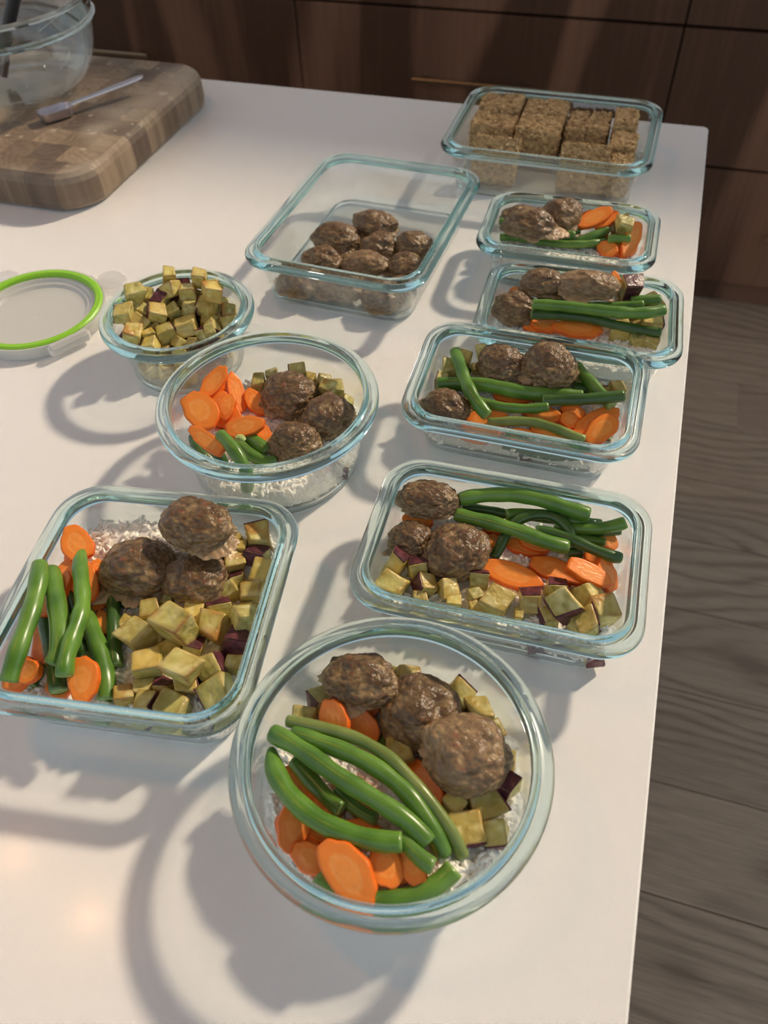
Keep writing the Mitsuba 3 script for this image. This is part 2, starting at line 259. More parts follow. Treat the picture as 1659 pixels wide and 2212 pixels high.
DISH = {'front': ('round_bowl', 'round glass bowl nearest the camera, with beans laid on top', 'bowl'), 'mid': ('round_bowl', 'round glass bowl of carrots and meatballs in the middle of the counter', 'bowl'),
 'small': ('round_bowl', 'smaller round glass bowl filled only with sweet potato cubes', 'bowl'), 'A': ('rectangular_dish', 'glass dish at the counter edge right behind the nearest round bowl', 'glass dish'),
 'B': ('rectangular_dish', 'tilted glass dish whose back rim overlaps the dish behind it', 'glass dish'), 'C': ('rectangular_dish', 'glass dish under the tilted rim, third from front in the right row', 'glass dish'),
 'D': ('rectangular_dish', 'small glass dish just in front of the oat bar dish', 'glass dish'), 'E': ('rectangular_dish', 'farthest glass dish, holding brown oat bars', 'glass dish'),
 'F': ('rectangular_dish', 'large deep glass dish holding meatballs only', 'glass dish'), 'R1': ('rectangular_dish', 'glass dish at the left edge of the photo, with upright green beans', 'glass dish')}
AT = {'front': 'in the nearest round bowl', 'mid': 'in the middle round bowl', 'small': 'in the bowl of sweet potato only', 'A': 'in the nearest dish at the counter edge', 'B': 'in the tilted dish of the right row',
 'C': 'in the dish behind the tilted one', 'D': 'in the dish before the oat bars', 'E': 'in the farthest dish', 'F': 'in the dish of meatballs only', 'R1': 'in the dish at the left edge'}
INS = .017
def frame(n):
    k, cx, cy, yaw, w, d, h, t = FRAMES[n]; c, s = math.cos(yaw), math.sin(yaw)
    M = np.eye(4); M[:3, :3] = [[c, -s, 0], [s, c, 0], [0, 0, 1]]; M[:3, 3] = [cx, cy, 0]
    if t:
        a = math.radians(t); b = d / 2 - INS; X, A, B = np.eye(4), np.eye(4), np.eye(4)
        X[:3, :3] = [[1, 0, 0], [0, math.cos(a), -math.sin(a)], [0, math.sin(a), math.cos(a)]]; A[1, 3], B[1, 3] = b, -b
        M = M @ B @ X @ A; rc = M @ np.array([0, 0, h, 1]); M[0, 3] += cx - rc[0]; M[1, 3] += cy - rc[1]
    return M
def half_in(n, z):
    k, cx, cy, yaw, w, d, h, t = FRAMES[n]; ins = .0205 + (.0095 - .0205) * min(max(z / h, 0), 1); return w / 2 - ins, d / 2 - ins
for n, (kind, cx, cy, yaw, w, d, h, t) in FRAMES.items():
    rd = kind == 'round'; big = .032 if n in 'EF' or n == 'R1' else .028; M = frame(n)
    def loop(ins, z): o = outline(w - 2 * ins, d - 2 * ins, max(big - ins * 0.55, .012), n=10, round_=rd); return np.c_[o, np.full(len(o), z)]
    name, lab, cat = DISH[n]; k = key_for(name); tag(k, lab, cat, None)
    outer = [loop(i, z) for i, z in ((INS + .010, .0006), (INS + .0035, .0002), (INS + .0008, .0018), (INS - .0008, .006), (INS - .003, h * .35), (INS - .0055, h * .68), (.0092, h - .013), (.0088, h - .0098))]
    inner = [loop(i, z) for i, z in ((.0078, h - .0062), (.0092, h - .011), (.0115, h * .68), (.0160, h * .36), (.0182, .011), (.0205, .0065), (.0265, .0045), (.040, .004))]
    put(k + '__body', rings(outer + inner), 'sheet_glass', smooth=50, M=M)
    pr = [(.0098, h - .0102), (.0060, h - .0100), (.0022, h - .0098), (.0005, h - .0086), (.0, h - .0066), (.0004, h - .0048), (.0018, h - .0034), (.0038, h - .0027), (.0056, h - .0033), (.0066, h - .0046), (.0074, h - .0040), (.0079, h - .0018), (.0088, h - .0003), (.0100, h), (.0112, h - .0008), (.0119, h - .0028), (.0121, h - .0060), (.0116, h - .0092)]
    pr = CubicSpline(np.arange(len(pr) + 1), np.array(pr + pr[:1]), bc_type='periodic')(np.linspace(0, len(pr), 45)); pr[-1] = pr[0]
    put(k + '__rim', rings([loop(i, z) for i, z in pr], False, False), 'rim_glass', smooth=60, M=M, interior=TEAL); tag(k + '__rim', 'thick blue-green rim')
    ft = [(INS + .0020 - .0017 * math.cos(u), .0031 + .0025 * math.sin(u)) for u in np.linspace(-math.pi / 2, 1.5 * math.pi, 15)]; ft[-1] = ft[0]
    put(k + '__foot', rings([loop(i, z) for i, z in ft], False, False), 'rim_glass', smooth=60, M=M, interior=TEAL); tag(k + '__foot', 'thick glass edge of the base')

# ------------------------------------------------------------------ food builders (local metres, vertex colours)
C3 = lambda *c: srgb(*c)
def lerp(a, b, t): t = np.clip(np.asarray(t), 0, 1)[..., None]; return np.asarray(a) * (1 - t) + np.asarray(b) * t
def rotz(a): c, s = math.cos(a), math.sin(a); return np.array([[c, -s, 0], [s, c, 0], [0, 0, 1.0]])
SPH = {k: trimesh.creation.icosphere(k) for k in (3, 4, 5)}
def meatball(w, hr, fr, pale, seed, sub):
    s = SPH[sub]; v = np.array(s.vertices); o = np.array([seed * 3.7, seed * 1.3, 0.5]); fb = lambda f, oc, sd: meshkit.fbm(v * f + o, oc, sd) - 0.5
    lump, mid, fine = fb(1.25, 2, 1), fb(3.4, 2, 2), fb(8, 2, 3)
    rn = np.random.default_rng(seed); r = 1 + 0.36 * lump + 0.20 * mid + 0.085 * fine
    dim = sum(a * np.exp(-((v - d / np.linalg.norm(d)) ** 2).sum(1) / b) for d, a, b in [(rn.normal(size=3) + [0, 0, .6], -rn.uniform(.05, .14), rn.uniform(.03, .15)) for _ in range(5)])
    r = r + dim; edge = np.exp(-((v[:, 2] + 0.28) / 0.11) ** 2); az = np.arctan2(v[:, 1], v[:, 0])
    rag = meshkit.noise(np.stack([np.cos(az) * 3 + o[0], np.sin(az) * 3, v[:, 2] * 3], -1), seed) * 0.8 + 0.36 * meshkit.noise(np.stack([np.cos(az) * 12 + o[0], np.sin(az) * 12, v[:, 2] * 9], -1), seed + 1)
    win = np.full(len(v), 0.35)
    if fr is not None:
        dv = np.array([math.cos(math.radians(fr)), -math.sin(math.radians(-fr))]); dv = np.array([math.cos(math.radians(fr)), math.sin(math.radians(fr))])
        win = 0.25 + 0.9 * np.exp(-((1 - (v[:, 0] * dv[0] + v[:, 1] * dv[1])) / 0.55) ** 2)
    skirt = edge * win * np.clip(rag - 0.30, 0, 1); p = v * r[:, None]; p[:, :2] *= (1 + 0.75 * skirt)[:, None]
    z = p[:, 2]; p[:, 2] = np.where(z < -0.3, -0.3 + (z + 0.3) * 0.55, z) - 0.10 * skirt
    p = p * [w / 2, w / 2 * min(1.12 * hr, 1), w / 2 * min(.88 * hr, .78)]; p[:, :2] = p[:, :2] @ rotz(rn.uniform(-.15, .15))[:2, :2].T
    p[:, 2] -= p[:, 2].min() + (p[:, 2].max() - p[:, 2].min()) * 0.5
    spot = meshkit.fbm(v * 9 + o, 3, 9); c = lerp(C3(96, 76, 50), C3(154, 128, 90), (spot - 0.30) * 2.4)
    c = lerp(c, C3(74, 48, 31), np.clip(v[:, 2] * 0.9 + mid * 3.0 - 0.25, 0, .6)); c = lerp(c, C3(138, 68, 46), np.clip((meshkit.noise(v * 11 + o, 4) - 0.74) * 4, 0, .8))
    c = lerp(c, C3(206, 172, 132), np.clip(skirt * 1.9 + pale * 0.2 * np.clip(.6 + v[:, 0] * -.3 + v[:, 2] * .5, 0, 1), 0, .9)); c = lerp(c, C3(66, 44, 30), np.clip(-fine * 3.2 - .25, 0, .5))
    c = c * (0.86 + 0.28 * meshkit.fbm(v * 26 + o, 2, 13))[:, None]
    return trimesh.Trimesh(p, s.faces, process=False), c
BEAN = {'g': (C3(70, 112, 38), C3(108, 148, 58)), 'd': (C3(46, 78, 32), C3(70, 104, 42)), 'p': (C3(104, 124, 58), C3(134, 148, 80)), 't': (C3(74, 118, 38), C3(112, 154, 56))}
def bean(pts, th, kind, seed):
    p = np.array(pts) / 1000; d = np.r_[0, np.cumsum(np.linalg.norm(np.diff(p, axis=0), axis=1))]; L = d[-1]; n = max(16, int(L / .0016)); sides = 20
    q = CubicSpline(d, p)(np.linspace(0, L, n)) if len(p) > 2 else p[0] + (p[1] - p[0]) * np.linspace(0, 1, n)[:, None]; s = np.linspace(0, L, n); rn = np.random.default_rng(seed)
    q = q + (meshkit.noise(np.stack([s * 42 + seed, s * 0, s * 0], -1), 3)[:, None] - 0.5) * [0.0005, 0.0005, 0.0004]
    r = th / 2000 * (1 + 0.05 * np.sin(s * 2 * np.pi / rn.uniform(.017, .026) + rn.uniform(0, 6)) * (0.5 + meshkit.noise(np.stack([s * 40, s * 0 + seed, s * 0], -1), 5)) + 0.07 * (meshkit.noise(np.stack([s * 45, s * 0, s * 0 + seed], -1), 6) - .5))
    e0, e1 = np.minimum(s / (th / 1000), 1), np.minimum((L - s) / (th / 1000), 1)
    if kind == 't': r = r * np.sqrt(np.clip(0.12 + 0.88 * e0, 0, 1))
    r[0] *= .93; r[-1] *= .93; ang = np.arange(sides) * 2 * np.pi / sides; a0 = rn.uniform(0, 6.3)
    prof = 1 - 0.055 * np.exp(-(np.angle(np.exp(1j * (ang - a0))) / .22) ** 2) + 0.05 * np.cos(2 * (ang - a0))
    qq = np.vstack([q[:1] - (q[1] - q[0]) * .001, q, q[-1:] + (q[-1] - q[-2]) * .001]); rr = np.r_[r[:1] * .62, r, r[-1:] * .62]
    v, f = tube(qq, rr[:, None] * prof, sides); m = len(qq); lo, hi = BEAN[kind]; u = np.repeat(np.arange(m) / m, sides); cc = lerp(lo, hi, (meshkit.fbm(v[:m * sides] * [70, 70, 70] + seed, 3, 2) - .28) * 1.9)
    seam = np.tile(np.exp(-(np.angle(np.exp(1j * (ang - a0))) / .16) ** 2), m); cc = lerp(cc, np.array(lo) * .55, seam * .5)
    endw = np.repeat(np.r_[1, .5, np.zeros(m - 4), .5, 1], sides); pale = C3(146, 176, 104); cc = lerp(cc, pale, endw * .75); c = np.vstack([cc, C3(120, 150, 84), C3(120, 150, 84)])
    return trimesh.Trimesh(v, f, process=False), c
def carrot(n, a, L, S, seed, nr=9, ns=40):
    rn = np.random.default_rng(seed); n = np.array(n) / np.linalg.norm(n); a = np.array(a); a = a - n * (a @ n); a /= np.linalg.norm(a); b = np.cross(n, a); th = np.arange(ns) * 2 * np.pi / ns
    T_ = rn.uniform(.0042, .0056); out = 1 + 0.05 * np.cos(th * rn.integers(2, 4) + rn.uniform(0, 6)) + 0.018 * np.cos(th * rn.integers(6, 9) + rn.uniform(0, 6)) - 0.05 * np.abs(np.sin(th * rn.choice([3.5, 4, 4.5]) + rn.uniform(0, 3)))
    cut = rn.choice([.78, .86, 1.0, 1.0]); sg = rn.choice([-1, 1]); out = np.where(sg * np.cos(th) > 0, np.minimum(out, cut / np.maximum(sg * np.cos(th), .05)), out)
    V, Cc = [], []
    def ringat(k, z, sh):
        x, y = np.cos(th) * out * k * L / 2000, np.sin(th) * out * k * S / 2000
        bump = 0.00025 * (meshkit.noise(np.stack([x * 900 + seed, y * 900, x * 0 + z * 99], -1), 2) - .5) + .0010 * math.sin(seed) * (x * 1000 / L) ** 2 * 4
        return np.stack([x + sh * z / .005 * .001, y, z + bump * (1 if abs(z) > 0 else 1)], -1)
    core, light, outer, rim = C3(253, 160, 74), C3(254, 182, 104), C3(250, 140, 54), C3(228, 104, 26)
    ks = np.linspace(0.04, 0.96, nr)
    def col(k):
        t = 0.9 * np.exp(-((k - .46) / .07) ** 2); base = lerp(outer, core, np.full(ns, np.clip((.5 - k) * 3, 0, 1))); base = lerp(base, light, np.full(ns, t) * .75)
        base = lerp(base, rim, np.full(ns, np.clip((k - .86) * 5, 0, 1))); return lerp(base, outer * .85, (meshkit.noise(np.stack([np.cos(th) * 3 + k * 9 + seed, np.sin(th) * 3, th * 0], -1), 4) - .4) * .8)
    for k in ks: V.append(ringat(k, T_ / 2, .2)); Cc.append(col(k))
    for k, z in ((1.0, T_ * .36), (1.01, 0), (1.0, -T_ * .36)): V.append(ringat(k, z, .2)); Cc.append(np.tile(rim, (ns, 1)))
    for k in ks[::-2]: V.append(ringat(k, -T_ / 2, .2)); Cc.append(col(k))
    m = rings(V); c = np.vstack(Cc + [core[None], core[None]]); m.vertices = m.vertices @ np.stack([a, b, n]); return m, c
def grid_cube(k):
    m = trimesh.creation.box((1, 1, 1)); v, f = np.array(m.vertices), np.array(m.faces)
    for _ in range(k): v, f = trimesh.remesh.subdivide(v, f)
    return v, f
CUBE3, CUBE4, CUBE5 = grid_cube(3), grid_cube(4), grid_cube(5)
def trilin(corners, p):
    x, y, z = (p + .5).T; out = 0
    for i in (0, 1):
        for j in (0, 1):
            for k in (0, 1): out = out + ((x if i else 1 - x) * (y if j else 1 - y) * (z if k else 1 - z))[:, None] * corners[i, j, k]
    return out
def softened(v, e):
    q = np.clip(v, -.5 + e, .5 - e); d = v - q; l = np.linalg.norm(d, axis=1, keepdims=True); return q + np.where(l > 0, d / np.maximum(l, 1e-9) * np.minimum(l, e), 0)
def spun(yaw, rx, ry):
    R_ = trimesh.transformations.euler_matrix(math.radians(rx), math.radians(ry), math.radians(yaw), 'sxyz'); return R_[:3, :3]
def potato(e, yaw, rx, ry, skin, seed):
    rn = np.random.default_rng(seed); e = e * .95 / 1000; co = np.zeros((2, 2, 2, 3)); sc = rn.uniform(.86, 1.12, 3)
    for i in (0, 1):
        for j in (0, 1):
            for k in (0, 1): co[i, j, k] = (np.array([i, j, k]) - .5) * sc + rn.uniform(-.15, .15, 3)
    v, f = CUBE3; rx = rx - 34 if skin.startswith('T') else rx + rn.uniform(-12, 12); R_ = spun(yaw, rx, ry + rn.uniform(-12, 12)); o = rn.uniform(0, 50, 3)
    p = trilin(co, softened(v, .12)); p = p * (1 + 0.07 * (meshkit.fbm(p * 2.2 + o, 3, 1) - .5))[:, None]
    p = p - 0.035 * np.sign(v) * (np.abs(v) > .49) * (1 - np.clip(np.abs(np.sort(np.abs(v), 1)[:, 1:2]) * 2, 0, 1) ** 2)      # faces shrink a little when roasted
    ed = np.sort(np.abs(v), 1)[:, 1] * 2; tone = rn.uniform(0, 1); flesh = lerp(C3(194, 188, 112), C3(222, 206, 122), tone); dark = lerp(C3(150, 144, 70), C3(186, 162, 74), tone)
    nz = meshkit.fbm(p * 3.2 + o, 3, 2); c = lerp(dark, flesh, (nz - .25) * 2.2); c = lerp(c, C3(214, 206, 140), np.clip((meshkit.fbm(p * [11, 3, 3] + o, 2, 5) - .52) * 3, 0, .6))
    fi = np.abs(v).argmax(1) * 2 + (np.take_along_axis(v, np.abs(v).argmax(1)[:, None], 1)[:, 0] > 0); ft = rn.uniform(.74, 1.08, 6); fg = rn.uniform(0, .5, 6) * (rn.random(6) < .5); c = lerp(c, C3(196, 152, 62), fg[fi]) * ft[fi][:, None]
    c = lerp(c, C3(226, 220, 164), np.clip((meshkit.noise(p * [3, 3, 14] + o, 15) - .6) * 2.4, 0, .5)); br = np.clip((ed - .62) * 2.2, 0, 1) * (1.0 if 'b' in skin else .55) * meshkit.noise(p * 2.5 + o, 7) * 1.3; c = lerp(c, C3(150, 92, 34), np.clip(br, 0, .85))
    if 'b' in skin: c = lerp(c, C3(178, 116, 48), np.clip((meshkit.noise(p * 2.1 + o, 8) - .62) * 3.2, 0, .7))
    sk = []
    for ch, ax, sg in (('T', 2, 1), ('F', 1, -1), ('R', 0, 1), ('L', 0, -1), ('B', 1, 1)):
        if ch in skin:
            w_ = CUBE3[0] * 1.0; q = w_.copy(); q[:, ax] = sg * (.497 + .05 * w_[:, ax] * sg); oth = [a for a in range(3) if a != ax]; q[:, oth] *= .93
            bow = 1 - np.clip(np.abs(w_[:, oth]).max(1) * 2, 0, 1) ** 2; q[:, ax] += sg * .02 * bow
            s_ = trilin(co, q); cs = lerp(C3(58, 26, 34), C3(112, 58, 66), (meshkit.fbm(s_ * 4 + o, 3, 11) - .3) * 2); sk.append((trimesh.Trimesh(s_ * e @ R_.T, CUBE3[1], process=False), cs))
    return trimesh.Trimesh(p * e @ R_.T, f, process=False), c, sk
# one grain of rice, joined many times into a bed
def rice_bed(n, surf, zlow, seed, count):
    k, cx, cy, yaw, w, d, h, t = FRAMES[n]; rn = np.random.default_rng(seed); rd = k == 'round'; V, Fc, Cc, at = [], [], [], 0
    def solid(ins, z): o = outline(w - 2 * ins, d - 2 * ins, .02, n=8, round_=rd); return np.c_[o, z + 0 * o[:, 0]]
    lo = [solid(.0225, .0052), solid(.0205, .008)]
    for kf in (.0195, .0205, .026, .034, .045, .058):
        o = solid(min(kf, d / 2 - .004), 0); o[:, 2] = np.maximum(surf(o[:, 0], o[:, 1]) - (.003 if kf < .02 else .0004), .009); lo.append(o)
    b = rings(lo); V.append(np.array(b.vertices)); Fc.append(np.array(b.faces)); Cc.append(np.tile(C3(240, 235, 224), (len(b.vertices), 1))); at = len(b.vertices)
    th = np.arange(7) * 2 * np.pi / 7; gl = [np.c_[np.full(7, x), np.cos(th) * r, np.sin(th) * r] for x, r in ((-.5, .16), (-.42, .34), (-.18, .47), (.18, .47), (.42, .34), (.5, .16))]; g = rings(gl); gv, gf = np.array(g.vertices), np.array(g.faces)
    m = 0
    while m < count:
        wall = rn.random() < .28
        if wall:
            a = rn.uniform(0, 1); z = rn.uniform(.007, 1); o = solid(.0, 0); i = rn.integers(len(o)); x, y = o[i, :2] + (o[(i + 1) % len(o), :2] - o[i, :2]) * a
            zt_ = surf(np.array([x * .8]), np.array([y * .8]))[0]; z = rn.uniform(.007, zt_ + .001); hi = half_in(n, z); fx = (hi[0] - .0022) / (w / 2); fy = fx if rd else (hi[1] - .0022) / (d / 2); x, y = x * fx, y * fy
        else:
            hx = half_in(n, zlow); x, y = rn.uniform(-1, 1) * (hx[0] - .004), rn.uniform(-1, 1) * ((hx[0] if rd else hx[1]) - .004)
            if rd and math.hypot(x, y) > hx[0] - .004: continue
            z = surf(np.array([x]), np.array([y]))[0] + rn.uniform(-.0014, .0012)
        s = np.array([rn.uniform(.0054, .0072), rn.uniform(.0027, .0032), rn.uniform(.0027, .0032)]); R_ = spun(rn.uniform(0, 360), rn.uniform(-30, 30), rn.uniform(-24, 24))
        q = gv * s; q[:, 2] -= .5 * (q[:, 0] / s[0]) ** 2 * .0012 * rn.choice([-1, 1]); V.append(q @ R_.T + [x, y, z]); Fc.append(gf + at); at += len(gv)
        Cc.append(np.tile(lerp(C3(240, 235, 224), C3(250, 248, 240), np.array(rn.random())), (len(gv), 1))); m += 1
    return trimesh.Trimesh(np.vstack(V), np.vstack(Fc), process=False), np.vstack(Cc)
RICE = dict(front=.024, mid=.026, A=.018, B=.018, C=.018, D=.018, R1=.027)
def surf_of(n):
    z0 = RICE[n]
    def f(x, y):
        z = z0 + .0022 * (meshkit.noise(np.stack([x * 70, y * 70, x * 0 + z0 * 900], -1), 3) - .5)
        if n == 'R1': z = z + .016 * np.exp(-((x / .06) ** 2 + ((y - .06) / .025) ** 2))
        if n == 'front': z = z + .012 * np.exp(-(((x - .035) / .03) ** 2 + ((y + .045) / .03) ** 2))
        return z
    return f
for i, n in enumerate(RICE):
    m, c = rice_bed(n, surf_of(n), RICE[n], 40 + i, {'front': 1900, 'mid': 1500, 'R1': 1900}.get(n, 1300)); k = key_for('rice_bed')
    put(k, m, 'grain', smooth=True, color=c, M=frame(n)); tag(k, 'bed of cooked white rice ' + AT[n], 'rice', kind='stuff')
